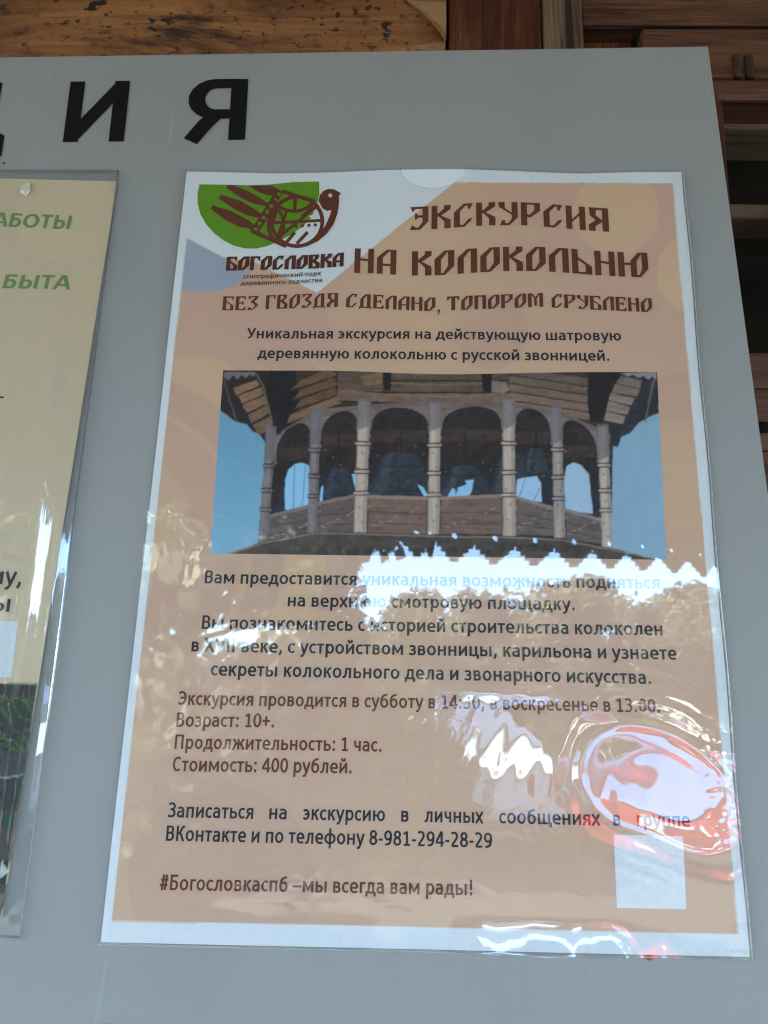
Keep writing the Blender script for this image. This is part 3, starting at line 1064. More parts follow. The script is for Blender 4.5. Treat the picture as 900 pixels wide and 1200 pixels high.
def slav(inkset, s, path, h, bolden=1.0):
    """display capitals along a surveyed baseline, filling it from end to end"""
    f = baseline_fn(path)
    tot = sum(SP if c == ' ' else G[c][0] + TR for c in s) - TR
    A, B_ = at(*path[0]), at(*path[-1])
    ym = path[len(path) // 2]
    hh = h * (at(ym[0] + 1, ym[1]) - at(*ym)).length * 1.04
    k = (B_.x - A.x) / tot
    x = A.x
    for c in s:
        if c == ' ':
            x += SP * k
            continue
        w, pl = G[c]

        def fm(V, x=x, w=w):
            X = x + V[:, 0] * w * k
            return np.c_[X, f(X) + V[:, 1] * hh]
        inkset.polys(pl, fm)
        if bolden > 1:
            for lp in (q for loops in pl for q in loops):
                asp = hh / (w * k)
                Vr, Fr = ribbon([(px_, py_ * asp) for px_, py_ in lp + [lp[0]]], (bolden - 1) / 88)
                Vr[:, 1] /= asp
                inkset.add2(fm(Vr), Fr, step=True)
        x += (w + TR) * k


# black capitals of the board's own title, evenly spaced
def zflat(x, y):
    return np.zeros_like(x)


capH = (at(290, 91) - at(288, 163.5)).length
M_VINYL = ink('black_vinyl', (0.012, 0.009, 0.009), 0.35)
tb = at(287, 163.6)
wid = (at(293, 128) - at(222, 128)).length
for i, c in enumerate('ИНФОРМАЦИЯ'):
    ttl = Ink(zflat, 0.0003)
    V, Fc = font_mesh(c, 1.12)
    ww = wid * {'М': 1.14, 'Ф': 1.17, 'О': 1.12, 'Ц': 1.08, 'Р': .9}.get(c, 1.0)
    s1 = -(9 - i) * 0.0528
    u = (V[:, 0] - V[:, 0].min()) / np.ptp(V[:, 0])
    v = V[:, 1] / CAP
    P = np.array([[*(tb + ux * (s1 - ww + a * ww) + uy * (b_ * capH * .98))[:2]] for a, b_ in zip(u, v)])
    ttl.add2(P, Fc, layer=V[:, 2])
    ttl.build('title_letter', M_VINYL, BOARD)

# ================================================================== THE POSTER
TL, TRc, BR, BL = [np.array(at(*p, .0007)) for p in ((219, 201.5), (799, 202), (878, 1121.5), (118, 1104))]
POST = empty('poster', W(at(500, 1112, .0007)), 'film covered excursion poster with bell tower photograph and orange background', 'poster')


def bil(u, v):
    """u from left, v from the bottom, 0..1 -> board x, y"""
    u, v = u[..., None], v[..., None]
    P = ((BL * (1 - u) + BR * u) * (1 - v) + (TL * (1 - u) + TRc * u) * v)
    # the cut edges are not quite straight: the top dips and lifts, the right side wanders
    e = np.interp(u[..., 0], [0, .17, .30, .40, .56, .66, .80, .9, 1], [0, -.0005, .0003, .0011, .0012, .0007, -.0002, .0003, 0])
    P[..., 1] += e * np.clip(v[..., 0], 0, 1) ** 12
    P[..., 0] += .00025 * np.sin(v[..., 0] * 23 + 1) * np.clip(u[..., 0], 0, 1) ** 14
    return P


def sheet_z(x, y):
    """the paper lies almost flat; its upper edge ripples a little"""
    t = np.clip((y - .17) / .13, 0, 1.2)
    return .0007 + .00035 * t * np.sin(x * 2 * np.pi / .105 + 1.1) + .00012 * np.sin(x * 47 + y * 31) + .0001 * np.sin(y * 60)


def bump2(x, y, cx, cy, sx, sy=None, rot=0.0):
    sy = sx if sy is None else sy
    c, s = math.cos(rot), math.sin(rot)
    a, b_ = (x - cx) * c + (y - cy) * s, -(x - cx) * s + (y - cy) * c
    return np.exp(-.5 * ((a / sx) ** 2 + (b_ / sy) ** 2))


def sm(a, b_, x):
    t = np.clip((x - a) / (b_ - a), 0, 1)
    return t * t * (3 - 2 * t)


BUB = at(772, 922)


def film_h(x, y):
    """height of the clear cover above the paper, metres"""
    low = 1 - sm(.10, .2, y)                      # the cover sits looser lower down
    h = 8e-5 * fbm(x * 18 + 5, y * 18, 11, 2) + (5e-6 + 1.6e-5 * (1 - sm(.06, .1, x))) * low * fbm(x * 90, y * 90, 21, 2)
    # ripples by the lower left edge
    e = bump2(x, y, .018, .148, .011, .013)
    h += e * (2.2e-4 * fbm(x * 260, y * 150, 31, 3))
    for cx, cy, s, a in ((.012, .152, .004, 2e-4), (.022, .140, .006, 2e-4), (.008, .055, .006, 2.6e-4), (.060, .030, .012, 2.2e-4), (.100, .022, .010, 2.4e-4),
                         (.048, .018, .006, 1.5e-4), (.085, .034, .007, 1.4e-4)):
        h += a * bump2(x, y, cx, cy, s) * (.6 + .9 * fbm(x * 300 + cy * 99, y * 300, 41, 2))
    # the large blister over the lower right, stretched along a diagonal
    dx, dy = x - BUB.x, y - BUB.y
    rot = math.radians(-34)
    c, s = math.cos(rot), math.sin(rot)
    a, b_ = dx * c + dy * s, -dx * s + dy * c
    wob = 1 + .10 * np.sin(2 * np.arctan2(b_, a) + .6) + .06 * np.sin(3 * np.arctan2(b_, a) + 2)
    r = np.hypot(a / .0265, b_ / .0185) / wob
    h += np.exp(-.5 * (r / .95) ** 2) * 2.6e-4 - np.exp(-.5 * (np.hypot(a / .0265, (b_ - .003) / .0185) / .5) ** 2) * 2.2e-4
    h += -.0036 * (dy - .001) * np.exp(-.5 * (r / .5) ** 2)
    h += np.exp(-.5 * ((r - 1.0) / .05) ** 2) * 7e-5 + np.exp(-.5 * ((r - .56) / .10) ** 2) * 2.2e-5
    h += np.exp(-.5 * ((r - 1.42) / .13) ** 2) * 7e-5 + np.exp(-.5 * ((r - 1.75) / .10) ** 2) * 3e-5
    band = sm(1.0, 1.25, r) * (1 - sm(1.9, 2.6, r))
    h += band * 1.5e-5 * np.sin(2 * np.pi * r / .23 + 9 * fbm(x * 60, y * 60, 91, 3)) * np.clip(fbm(x * 70 + 9, y * 70, 95, 2) * 2.4 - .95, 0, 1)
    # stretched wrinkles running from the blister to the left
    zone = bump2(x, y, at(585, 875).x, at(585, 875).y, .028, .013, math.radians(-18))
    h += zone * 1.5e-4 * fbm(x * 70 + y * 60, y * 16 - x * 14, 51, 2)
    h += zone * 1.8e-5 * np.sin((x - y * .4) * 2 * np.pi / .0085 + 3 * fbm(x * 30, y * 30, 61, 2))
    # upper rim of the loose pocket
    rim = at(640, 812)
    h += 1.0e-4 * np.exp(-.5 * ((y - rim.y + .000 + .35 * np.clip(x - .15, 0, 1) ** 1) / .0022) ** 2) * sm(.1, .125, x)
    # hair creases fanning over the foot of the sheet
    for fx, fy, fr, fa in ((.062, .010, .020, .5), (.118, .008, .016, .9), (.150, .008, .013, .7), (.105, .05, .03, 1.4)):
        rr_ = np.hypot(x - fx, (y - fy) * 1.2)
        an_ = np.arctan2(y - fy, x - fx)
        h += 2.2e-5 * np.exp(-((rr_ - fr) / .0007) ** 2) * np.exp(-((an_ - fa - .4) / .8) ** 2)
        h += 1.2e-5 * np.exp(-((rr_ - fr * .7) / .0006) ** 2) * np.exp(-((an_ - fa) / .9) ** 2)
    # a straight crease in the lower half
    cx = .1085 - (y - .02) * .018
    h += 4e-5 * np.exp(-((x - cx) / .0011) ** 2) * (1 - sm(.075, .09, y)) + 3e-5 * sm(-.0015, .0015, x - cx) * low
    # the lower edge stands off and curls outwards
    cur = np.clip((.0115 - y) / .0115, 0, 1)
    mod = sm(.11, .13, x) * (1 - sm(.165, .175, x)) * .75 + .45 * fbm(x * 55, y * 12, 71, 3)
    h += 2.0e-3 * cur ** 2 * mod * (.75 + .5 * fbm(x * 170, y * 20, 131, 2))
    cr = np.clip((x - .197) / .012, 0, 1) * (1 - sm(.05, .09, y))
    h += 2.6e-4 * cr * fbm(x * 220, y * 220, 81, 3)
    return h


# --- paper with its printed ground
nx, ny = 400, 566
U, V_ = np.meshgrid(np.linspace(0, 1, nx), np.linspace(0, 1, ny))
P = bil(U, V_)
P[..., 2] = sheet_z(P[..., 0], P[..., 1])
px, py = to_px(P)
WHITE = np.array([.80, .81, .82])
PINK, ORA, SAL = np.array([.71, .44, .33]), np.array([.75, .49, .31]), np.array([.69, .43, .315])
pt = Paint(px, py, WHITE)
inner = [(226, 213), (788, 214.5), (865, 1094.5), (131, 1079.5)]
ia = pt.inside(inner)
body = Paint(px, py, SAL)
nz = fbm(px / 220, py / 220, 5, 2)[..., None]
body.c = SAL * (1 - nz) + ORA * nz
# soft wash from orange (top) to pink (right)
body.mix(np.clip((px - 560) / 160, 0, 1) * np.clip((560 - py) / 250, 0, 1) * .8, PINK)
body.mix(np.clip((660 - px) / 200, 0, 1) * np.clip((px - 380) / 60, 0, 1) * np.clip((430 - py) / 60, 0, 1) * .7, ORA)
body.circle(722, 250, 51, 49, ORA * 1.04, .85)
body.circle(812, 320, 42, 46, ORA * 1.06, .9)
body.circle(575, 388, 44, 46, PINK * .93, .7)
body.circle(470, 322, 120, 74, ORA, .35)
# broad rings down the left side
for r, colr, al in ((330, SAL * .98, .8), (262, ORA * 1.0, .8), (214, SAL * .95, .85), (176, ORA * 1.02, .6), (168, SAL * .96, .7)):
    body.circle(120, 640, r * 1.0, r * .98, colr, al)
body.circle(150, 600, 70, 68, ORA * .98, .5)
body.circle(330, 900, 190, 190, ORA, .35)
body.circle(330, 900, 150, 150, SAL, .45)
body.circle(700, 880, 220, 220, PINK, .5)
body.circle(600, 960, 120, 120, ORA * .97, .4)
body.circle(260, 1030, 110, 110, SAL * .93, .5)
body.circle(800, 560, 60, 60, ORA, .4)
body.poly([(742, 440), (805, 438), (812, 490), (746, 492)], PINK * .9, .5)
# white corner behind the emblem with its slate leaf
body.poly([(200, 190), (534, 190), (534, 213), (470, 263), (372, 343), (300, 308), (262, 302), (219, 279), (200, 270)], WHITE)
leaf = [(219, 279), (262, 302), (293, 318), (285, 328), (272, 336), (255, 341), (236, 342.5), (212, 340), (206, 300)]
body.poly([(190, 336), (236, 342.5), (255, 341), (272, 336), (293, 318), (372, 344), (400, 420), (190, 420)], SAL * 1.0, .9)
body.poly([(372, 343), (420, 303), (470, 370), (420, 420), (340, 400)], PINK * .97, .35)
body.poly(leaf, [.42, .43, .50])
pt.c = pt.c * (1 - ia[..., None]) + body.c * ia[..., None]
me = grid_mesh('paper', np.stack([P[..., 0], -P[..., 2], P[..., 1] + BASE], -1) - np.array(POST.location), None, pt.c)
M_PRINT = print_mat('printed_sheet')
link('paper', me, M_PRINT, POST)

# --- printed photograph of the tower gallery
def paint_tower(px, py):
    wx = (fbm(px / 7, py / 7, 201, 3) - .5) * 1.8
    wy = (fbm(px / 7, py / 7, 211, 3) - .5) * 1.8
    qx, qy = px, py
    px, py = px + wx * .7, py + wy * .7
    p = Paint(px, py, (.2, .4, .6))
    S = lambda r, g_, b_: lin(r, g_, b_) / np.array([.45, .49, .54]) * .85 + .008
    t = np.clip((py - 480) / 170, 0, 1)[..., None]
    xr = np.clip((px - 260) / 500, 0, 1)[..., None]
    p.c = (np.array([.19, .41, .55]) * (1 - t) + np.array([.27, .50, .66]) * t) * (1 - xr) + np.array([.33, .49, .62]) * xr
    p.c *= (.97 + .06 * fbm(px / 60, py / 40, 3, 3))[..., None]
    grain = .72 + .56 * fbm(px / 26, py / 2.2, 91, 4)
    grainv = .72 + .56 * fbm(px / 2.0, py / 30, 92, 4)
    rough = .75 + .5 * fbm(px / 5, py / 5, 93, 3)
    DK = S(38, 30, 30)
    # dark interior of the gallery
    p.poly([(318, 470), (330, 440), (720, 440), (716, 640), (310, 632)], S(34, 29, 32), 1, rough)
    p.poly([(330, 560), (715, 560), (714, 610), (320, 610)], S(33, 38, 52), .75, rough)
    p.poly([(372, 500), (700, 500), (700, 522), (372, 520)], S(58, 44, 40), .6, grain)
    # eaves: left wing, middle, right wing
    p.poly([(258, 430), (780, 430), (770, 466), (712, 505), (640, 478), (560, 470), (470, 470), (380, 490), (330, 508), (318, 470)], S(48, 38, 36), 1, grain)
    # left flared eave
    p.poly([(258, 430), (340, 430), (330, 520), (316, 528), (304, 508), (296, 506), (290, 498), (276, 494), (268, 488), (257, 480)], S(34, 28, 30))
    lp = [[(273, 455), (301, 445), (304, 452), (277, 463)], [(279, 464), (306, 454), (309, 462), (284, 473)], [(284, 474), (310, 464), (313, 473), (289, 484)], [(291, 486), (313, 475), (316, 484), (295, 496)],
          [(296, 498), (316, 488), (320, 502), (303, 510)]]
    for k, q in enumerate(lp):
        p.poly(q, S(118 - 5 * k, 92 - 4 * k, 72 - 3 * k), 1, grain)
    p.poly([(262, 436), (300, 436), (298, 442), (292, 439), (288, 444), (283, 439), (278, 445), (273, 440), (268, 446), (262, 442)], S(95, 90, 92))
    p.stroke([(262, 445), (270, 472), (277, 493)], 1.5, S(80, 72, 66))
    p.stroke([(300, 438), (308, 452), (313, 470), (319, 495)], 1.2, S(110, 95, 80))
    p.poly([(316, 434), (345, 432), (352, 470), (340, 500), (322, 500), (312, 462)], S(22, 18, 20))
    # left roof underside, ruddy boards
    for k in range(6):
        y0 = 434 + k * 11.5
        p.poly([(352, y0 + 12), (388 + k * 2, y0 - 3), (396 + k, y0 + 6), (340 + 2 * k, y0 + 24)], S(92 - 3 * k, 68 - 2 * k, 50 - k), 1, grain)
        p.stroke([(344, y0 + 23), (396 + k, y0 + 6)], 1.4, S(28, 22, 22))
    p.poly([(340, 486), (398, 463), (400, 472), (336, 496)], S(116, 88, 66), .8, grain)
    # middle logs
    for k, (ya, yb, c) in enumerate(((434, 445, (74, 62, 56)), (446, 459, (82, 66, 58)), (460, 471, (100, 80, 68)))):
        p.poly([(396, ya - 4), (450, ya + 1), (580, ya + 1), (640, ya - 1), (640, yb - 1), (580, yb + 1), (450, yb), (396, yb - 2)], S(*c), 1, grain)
        p.stroke([(396, yb - 1), (450, yb + 1), (580, yb + 1), (640, yb)], 1.6, S(26, 21, 22))
        p.stroke([(450, ya + 3), (520, ya + 5), (578, ya + 3)], .9, S(140, 118, 100), .55)
    p.poly([(422, 442), (448, 435), (448, 450), (428, 452)], S(108, 84, 66), 1, grain)
    p.poly([(449, 434), (459, 434), (458, 458), (449, 458)], S(20, 17, 20))
    p.poly([(564, 434), (576, 434), (577, 459), (566, 459)], S(20, 17, 20))
    p.poly([(576, 446), (592, 448), (597, 457), (590, 461), (576, 460)], S(110, 100, 92), 1, grain)
    # right roof boards and flared eave
    for k in range(5):
        y0 = 436 + k * 10
        p.poly([(600 - k, y0 - 6), (692, y0 + 8), (690, y0 + 17), (596, y0 + 3)], S(86 + 6 * k, 72 + 5 * k, 66 + 4 * k), 1, grain)
        p.stroke([(596, y0 + 3), (690, y0 + 17)], 1.3, S(30, 25, 26))
    p.poly([(690, 434), (726, 434), (718, 460), (706, 495), (692, 494), (688, 470)], S(24, 20, 22))
    rp = [[(728, 440), (752, 446), (750, 455), (722, 449)], [(721, 450), (750, 456), (746, 465), (717, 459)], [(716, 460), (744, 467), (740, 475), (713, 469)], [(713, 470), (738, 477), (735, 486), (710, 481)],
          [(710, 482), (733, 488), (730, 497), (708, 492)]]
    p.poly([(752, 440), (772, 436), (772, 484), (758, 490), (748, 496), (738, 508), (728, 512), (724, 524), (714, 522), (712, 498), (735, 480)], S(36, 36, 44), 1, rough)
    for k, q in enumerate(rp):
        p.poly(q, S(100 + 5 * k, 90 + 5 * k, 84 + 5 * k), 1, grain)
    p.poly([(728, 437), (769, 436), (769, 446), (764, 441), (760, 445), (754, 440), (748, 443), (742, 439), (736, 441)], S(120, 118, 124))
    p.stroke([(766, 446), (761, 470), (756, 494)], 2, S(92, 84, 78))
    # frieze and arches
    FR = S(96, 84, 82)
    p.poly([(330, 505), (372, 480), (470, 471), (580, 470), (650, 480), (716, 508), (714, 520), (650, 497), (580, 484), (470, 485), (372, 497), (330, 520)], FR, 1, grain)
    cols = [(318, 502, 308, 638, 11), (370, 482, 366, 624, 11), (427, 470, 422, 624, 14), (510, 472, 508, 626, 13), (596, 468, 597, 628, 14), (652, 478, 656, 630, 12), (706, 500, 712, 640, 12)]
    for (a, b_) in zip(cols[:-1], cols[1:]):
        x0, x1 = a[0] + a[4] * .5, b_[0] - b_[4] * .5
        y0, y1 = a[1] + 34, b_[1] + 34
        mx = (x0 + x1) / 2
        top = (a[1] + b_[1]) / 2 + 7
        arch = [(x0, y0 + 4)] + [(mx - (x1 - x0) / 2 * math.cos(s) * .96, (y0 + (y1 - y0) * (1 - math.cos(s)) / 2) - ((y0 + y1) / 2 - top) * math.sin(s) ** .7) for s in [k * math.pi / 14 for k in range(15)]] + [(x1, y1 + 4)]
        low = max(y0, y1) + 40
        p.poly([(x0 - 2, a[1] + 9), (x1 + 2, b_[1] + 9), (x1 + 2, y1 + 9), (x0 - 2, y0 + 9)], S(104, 93, 92), 1, grain)
        p.poly([(x0 + 2, y0 + 10)] + arch + [(x1 - 2, y1 + 10), (x1 - 1, low), (x0 + 1, low)], S(36, 30, 31), 1, rough)
        p.stroke(arch, 1.2, S(20, 17, 18), .8)
        p.poly([(x0 + 3, top + 26), (x1 - 3, top + 26), (x1 - 3, top + 40), (x0 + 3, top + 40)], S(62, 47, 42), .55, grain)
    # bells hanging in the dark
    for cx, w, y0, y1 in ((397, 26, 548, 584), (470, 52, 530, 582), (545, 40, 545, 584), (628, 22, 525, 560), (600, 34, 530, 585)):
        prof_ = [(.0, 0), (.30, .02), (.42, .10), (.50, .30), (.56, .52), (.68, .74), (.84, .88), (.98, .96), (1.0, 1.0)]
        p.poly([(cx - w * a_, y0 + (y1 - y0) * f_) for a_, f_ in prof_] + [(cx + w * a_, y0 + (y1 - y0) * f_) for a_, f_ in prof_[::-1]], S(40, 46, 56), .9, rough)
        p.poly([(cx - w * a_ * .8, y0 + (y1 - y0) * f_) for a_, f_ in prof_[1:]] + [(cx - w * a_ * .45, y0 + (y1 - y0) * f_) for a_, f_ in prof_[:0:-1]], S(60, 68, 80), .5)
        for f_, a_ in ((.97, .98), (.86, .82), (.30, .5)):
            p.stroke([(cx - w * a_, y0 + (y1 - y0) * f_), (cx, y0 + (y1 - y0) * f_ + 1.2), (cx + w * a_, y0 + (y1 - y0) * f_)], 1.1, S(24, 27, 34), .8)
        p.stroke([(cx, 505), (cx, y0)], 2.2, S(28, 24, 25))
    # openings where sky shows through
    SK = S(120, 165, 200)
    p.poly([(334, 598), (334, 562), (338, 550), (345, 544), (353, 542), (361, 545), (365, 552), (361, 592)], SK)
    p.poly([(412, 556), (417, 555), (420, 584), (416, 570)], SK)
    p.poly([(376, 572), (379, 568), (378, 588), (374, 590)], SK)
    p.poly([(489, 567), (496, 571), (502, 581), (497, 582)], SK)
    p.poly([(524, 582), (530, 572), (533, 574), (534, 580), (537, 571), (547, 568), (545, 563), (555, 562), (553, 574), (549, 582)], SK)
    p.poly([(604, 586), (606, 562), (616, 559), (629, 558), (634, 566), (635, 588)], S(135, 165, 195))
    p.poly([(662, 598), (661, 560), (664, 546), (672, 542), (681, 545), (690, 556), (695, 602)], S(135, 160, 185))
    for a, b_ in (((345, 545), (344, 596)), ((358, 546), (354, 594)), ((616, 560), (607, 586)), ((632, 572), (625, 588))):
        p.stroke([a, b_], .8, S(70, 80, 95))
    for k in range(26):
        x, y = 372 + (k * 97) % 335, 518 + (k * 37) % 50
        p.circle(x, y, 1.0, .8, S(120, 110, 105), .6)
    # balustrade panels
    for q, c in (([(313, 606), (366, 592), (366, 626), (312, 636)], (78, 70, 70)), ([(374, 590), (420, 580), (420, 626), (372, 624)], (84, 74, 74)), ([(432, 582), (500, 584), (500, 626), (431, 625)], (100, 82, 76)),
                 ([(517, 584), (588, 581), (589, 626), (516, 626)], (98, 80, 74)), ([(604, 583), (650, 596), (650, 628), (604, 627)], (86, 78, 76)), ([(663, 598), (708, 610), (710, 638), (664, 632)], (84, 76, 76))):
        p.poly(q, S(*c), 1, grain)
        p.stroke(q[:2], 4, S(c[0] + 28, c[1] + 26, c[2] + 24))
        (xa, ya), (xb, yb), (xc, yc), (xd, yd) = q
        for f in (.4, .7):
            p.stroke([(xa, ya + (yd - ya) * f), (xb, yb + (yc - yb) * f + 2)], .9, S(45, 36, 36), .8)
        for k in range(7):
            f, g_ = ((k * 37) % 100) / 100, ((k * 61) % 100) / 100
            x = xa + (xb - xa) * f
            y = ya + (yd - ya) * (.3 + .6 * g_)
            p.stroke([(x - 2, y), (x + 2, y - 2 + 3 * g_)], .9, S(165, 140, 120), .7)
    # turned posts
    for i, (xt, yt, xb, yb, w) in enumerate(cols):
        pale = S(158, 145, 138) if i not in (0, 1) else S(112, 104, 108)
        pale = S(140, 130, 128) if i == 5 else pale
        n = 26
        L, R = [], []
        for k in range(n + 1):
            f = k / n
            x, y = xt + (xb - xt) * f, yt + (yb - yt) * f
            bulge = 0 if f < .3 else .09 * abs(math.sin((f - .31) / .2 * math.pi)) - .07
            ww = w * (.90 + .16 * f + bulge)
            L.append((x - ww / 2, y)); R.append((x + ww / 2, y))
        p.poly(L + R[::-1], pale, 1, grainv)
        # round shading printed in the picture
        p.poly([(xt + w * .18, yt), (xt + w * .5, yt), (xb + w * .54, yb), (xb + w * .2, yb)], pale * .55, .6)
        p.poly([(xt - w * .5, yt), (xt - w * .34, yt), (xb - w * .36, yb), (xb - w * .54, yb)], pale * .7, .6)
        # upper part in the shadow of the eave
        f1 = .2 if i in (2, 3, 4) else .26
        p.poly([(xt - w * .56, yt - 3), (xt + w * .56, yt - 3), (xt + (xb - xt) * f1 + w * .6, yt + (yb - yt) * (f1 - .02)), (xt + (xb - xt) * f1 - w * .6, yt + (yb - yt) * (f1 + .03))], S(92, 88, 98), .75)
        for f in (.31, .335, .52, .55, .69, .71):
            x, y = xt + (xb - xt) * f, yt + (yb - yt) * f
            p.stroke([(x - w * .56, y), (x + w * .56, y)], 1.7, S(40, 34, 34), .9)
        for f in (.322, .535, .7):
            x, y = xt + (xb - xt) * f, yt + (yb - yt) * f
            p.stroke([(x - w * .54, y), (x + w * .50, y)], 2.6, pale * 1.05, .95)
            p.stroke([(x + w * .2, y), (x + w * .56, y)], 2.6, pale * .55, .7)
            for q_ in (-2.4, 2.4):
                p.stroke([(x - w * .5, y + q_), (x + w * .5, y + q_)], 1.1, S(38, 32, 32), .9)
        for q_ in range(5):
            f = .36 + .13 * q_ + .02 * ((i * 7 + q_ * 3) % 4)
            p.circle(xt + (xb - xt) * f + (((i * 5 + q_ * 11) % 7) - 3) * w * .1, yt + (yb - yt) * f, 1.1, 1.4, S(70, 58, 54), .7)
    # lower roof with a scalloped edge
    p.poly([(258, 652), (310, 634), (370, 623), (430, 624), (520, 627), (600, 628), (660, 631), (720, 643), (775, 657), (775, 670), (240, 670)], S(62, 56, 52), 1, grain)
    for k in range(22):
        x = 320 + k * 19
        y = 644 if k < 14 else 640
        if x < 700:
            p.circle(x, y + 2, 8, 5, S(40, 34, 34), .5)
    p.stroke([(262, 651), (310, 636), (370, 625), (430, 626), (520, 629), (600, 630), (660, 633), (720, 645), (772, 656)], 1.4, S(140, 125, 112), .6)
    p.poly([(240, 649.5), (258, 652), (310, 653), (240, 660)], SK, .0)
    g1 = fbm(qx / 1.6, qy / 1.6, 221, 2)[..., None]
    g2 = fbm(qx / 9, qy / 6, 231, 4)[..., None]
    dark = np.clip(1 - p.c.mean(-1, keepdims=True) / .35, 0, 1)
    c = p.c * (1 + (.75 * (g1 - .5) + .7 * (g2 - .5)) * (.12 + .88 * dark))
    # the printer's soft focus
    for _ in range(1):
        c[1:-1, 1:-1] = .4 * c[1:-1, 1:-1] + .15 * (c[:-2, 1:-1] + c[2:, 1:-1] + c[1:-1, :-2] + c[1:-1, 2:])
    return np.clip(c, .006, .9)


nx, ny = 560, 250
U, V_ = np.meshgrid(np.linspace(0, 1, nx), np.linspace(0, 1, ny))
q = [np.array(at(*p)) for p in ((246.5, 648.5), (781, 656), (770, 436), (261.5, 434))]
u3, v3 = U[..., None], V_[..., None]
P = (q[0] * (1 - u3) + q[1] * u3) * (1 - v3) + (q[3] * (1 - u3) + q[2] * u3) * v3
# the picture's top edge bows with the sheet
P[..., 1] += (V_ ** 4) * (-.0012 * np.exp(-((U - .52) / .22) ** 2) + .0003 * np.exp(-((U - .28) / .12) ** 2))
P = on_sheet(P[..., :2].reshape(-1, 2), sheet_z, .00004).reshape(ny, nx, 3)
px, py = to_px(P)
me = grid_mesh('printed_photograph', np.stack([P[..., 0], -P[..., 2], P[..., 1] + BASE], -1) - np.array(POST.location), None, paint_tower(px, py))
link('printed_photograph', me, M_PRINT, POST)

# --- lettering
BROWN = (.155, .042, .022)
M_BRINK = ink('brown_ink', BROWN)
M_BKINK = ink('dark_ink', (.028, .027, .03))
hd = Ink(sheet_z, .00009)
slav(hd, 'ЭКСКУРСИЯ', [(480.5, 269.8), (510, 268.4), (560, 264.6), (620, 264.4), (660, 267.5), (690, 270), (714, 271.6)], 30.5)
slav(hd, 'НА', [(415, 319.6), (440, 320.4), (464, 321.8)], 31.5)
slav(hd, 'КОЛОКОЛЬНЮ', [(482.5, 322.9), (520, 322.2), (546, 320.2), (575, 318.4), (605, 317.4), (635, 317.8), (667, 319.7), (700, 322.4), (730, 324), (760.6, 325)], 31.5)
hd.build('heading_lettering', M_BRINK, POST)
tg_ = Ink(sheet_z, .00009)
slav(tg_, 'БЕЗ', [(260.4, 363.6), (280, 363.6), (301.6, 363.2)], 17.6)
slav(tg_, 'ГВОЗДЯ', [(311, 362.4), (350, 361), (395.6, 359.6)], 17.6)
slav(tg_, 'СДЕЛАНО,', [(405.5, 360), (440, 361.4), (475, 363.4), (516, 365)], 17.4)
slav(tg_, 'ТОПОРОМ', [(524, 363.8), (580, 361.6), (636.7, 359.4)], 17.6)
slav(tg_, 'СРУБЛЕНО', [(646.7, 360.3), (700, 363), (764.7, 365.8)], 17.6)
tg_.build('tagline_lettering', M_BRINK, POST)
it = Ink(sheet_z, .00009)
it.line('Уникальная экскурсия на действующую шатровую', [(289, 396.6), (400, 396.8), (510, 397.2), (620, 398.4), (728, 399.2)], 9.6)
it.line('деревянную колокольню с русской звонницей.', [(301.5, 419.6), (420, 420.4), (510, 421.4), (620, 422.2), (714, 422.8)], 9.8)
it.build('introduction_lettering', M_BKINK, POST)
dt = Ink(sheet_z, .00009)
dt.line('Вам предоставится уникальная возможность подняться', [(239.6, 683.6), (500, 686.6), (773.4, 690)], 11)
dt.line('на верхнюю смотровую площадку.', [(337, 710.7), (500, 712.7), (673.4, 715.2)], 11)
dt.line('Вы познакомитесь с историей строительства колоколен', [(236.3, 737), (500, 740.6), (776.8, 744.8)], 11.4)
dt.line('в XVII веке, с устройством звонницы, карильона и узнаете', [(224, 763.4), (500, 768), (793.3, 773.2)], 11.4)
dt.line('секреты колокольного дела и звонарного искусства.', [(246.6, 791.6), (500, 796.4), (762.9, 801.8)], 11.6)
dt.build('details_lettering', M_BKINK, POST)
tm = Ink(sheet_z, .00009)
tm.line('Экскурсия проводится в субботу в 14:30, в воскресенье в 13:00.', [(208.4, 826), (490, 830), (773.4, 835.2)], 11.4)
tm.line('Возраст: 10+.', [(206.3, 851.7), (260, 852), (320.6, 852.6)], 11.6)
tm.line('Продолжительность: 1 час.', [(204.3, 877.6), (320, 879), (446.7, 881)], 11.6)
tm.line('Стоимость: 400 рублей.', [(201.8, 903.9), (300, 905), (411.8, 906.5)], 11.8)
tm.build('times_lettering', M_BRINK, POST)
ct = Ink(sheet_z, .00009)
for s, x0, x1 in (('Записаться', 196.4, 296.4), ('на', 315.2, 335.6), ('экскурсию', 354.7, 451), ('в', 470, 478.7), ('личных', 497.4, 566.4), ('сообщениях', 585, 703.6), ('в', 719, 727.4), ('группе', 747, 809)):
    y = lambda x: 957.8 + (x - 196) / (809 - 196) * 11.4
    ct.line(s, [(x0, y(x0)), (x1, y(x1))], 11.8)
ct.line('ВКонтакте и по телефону 8-981-294-28-29', [(194.2, 985.3), (390, 989.4), (576.7, 993.7)], 12)
ct.build('contact_lettering', M_BKINK, POST)
hs = Ink(sheet_z, .00009)
hs.line('#Богословкаспб –мы всегда вам рады!', [(187, 1043), (370, 1046), (553.3, 1049.4)], 12)
hs.build('hashtag_lettering', M_BRINK, POST)
# white patch where the square code was printed
M_WPATCH = ink('white_ink', (.78, .79, .8))
wp = Ink(sheet_z, .00007)
wp.px_polys([[[(719, 978), (800.4, 980), (804.4, 1065.5), (723, 1064)]]])
patch = wp.build('white_patch', M_WPATCH, POST)

# --- emblem
def Z(l, ox=220, oy=200, k=.2222):
    return [(ox + x * k, oy + y * k) for x, y in l]


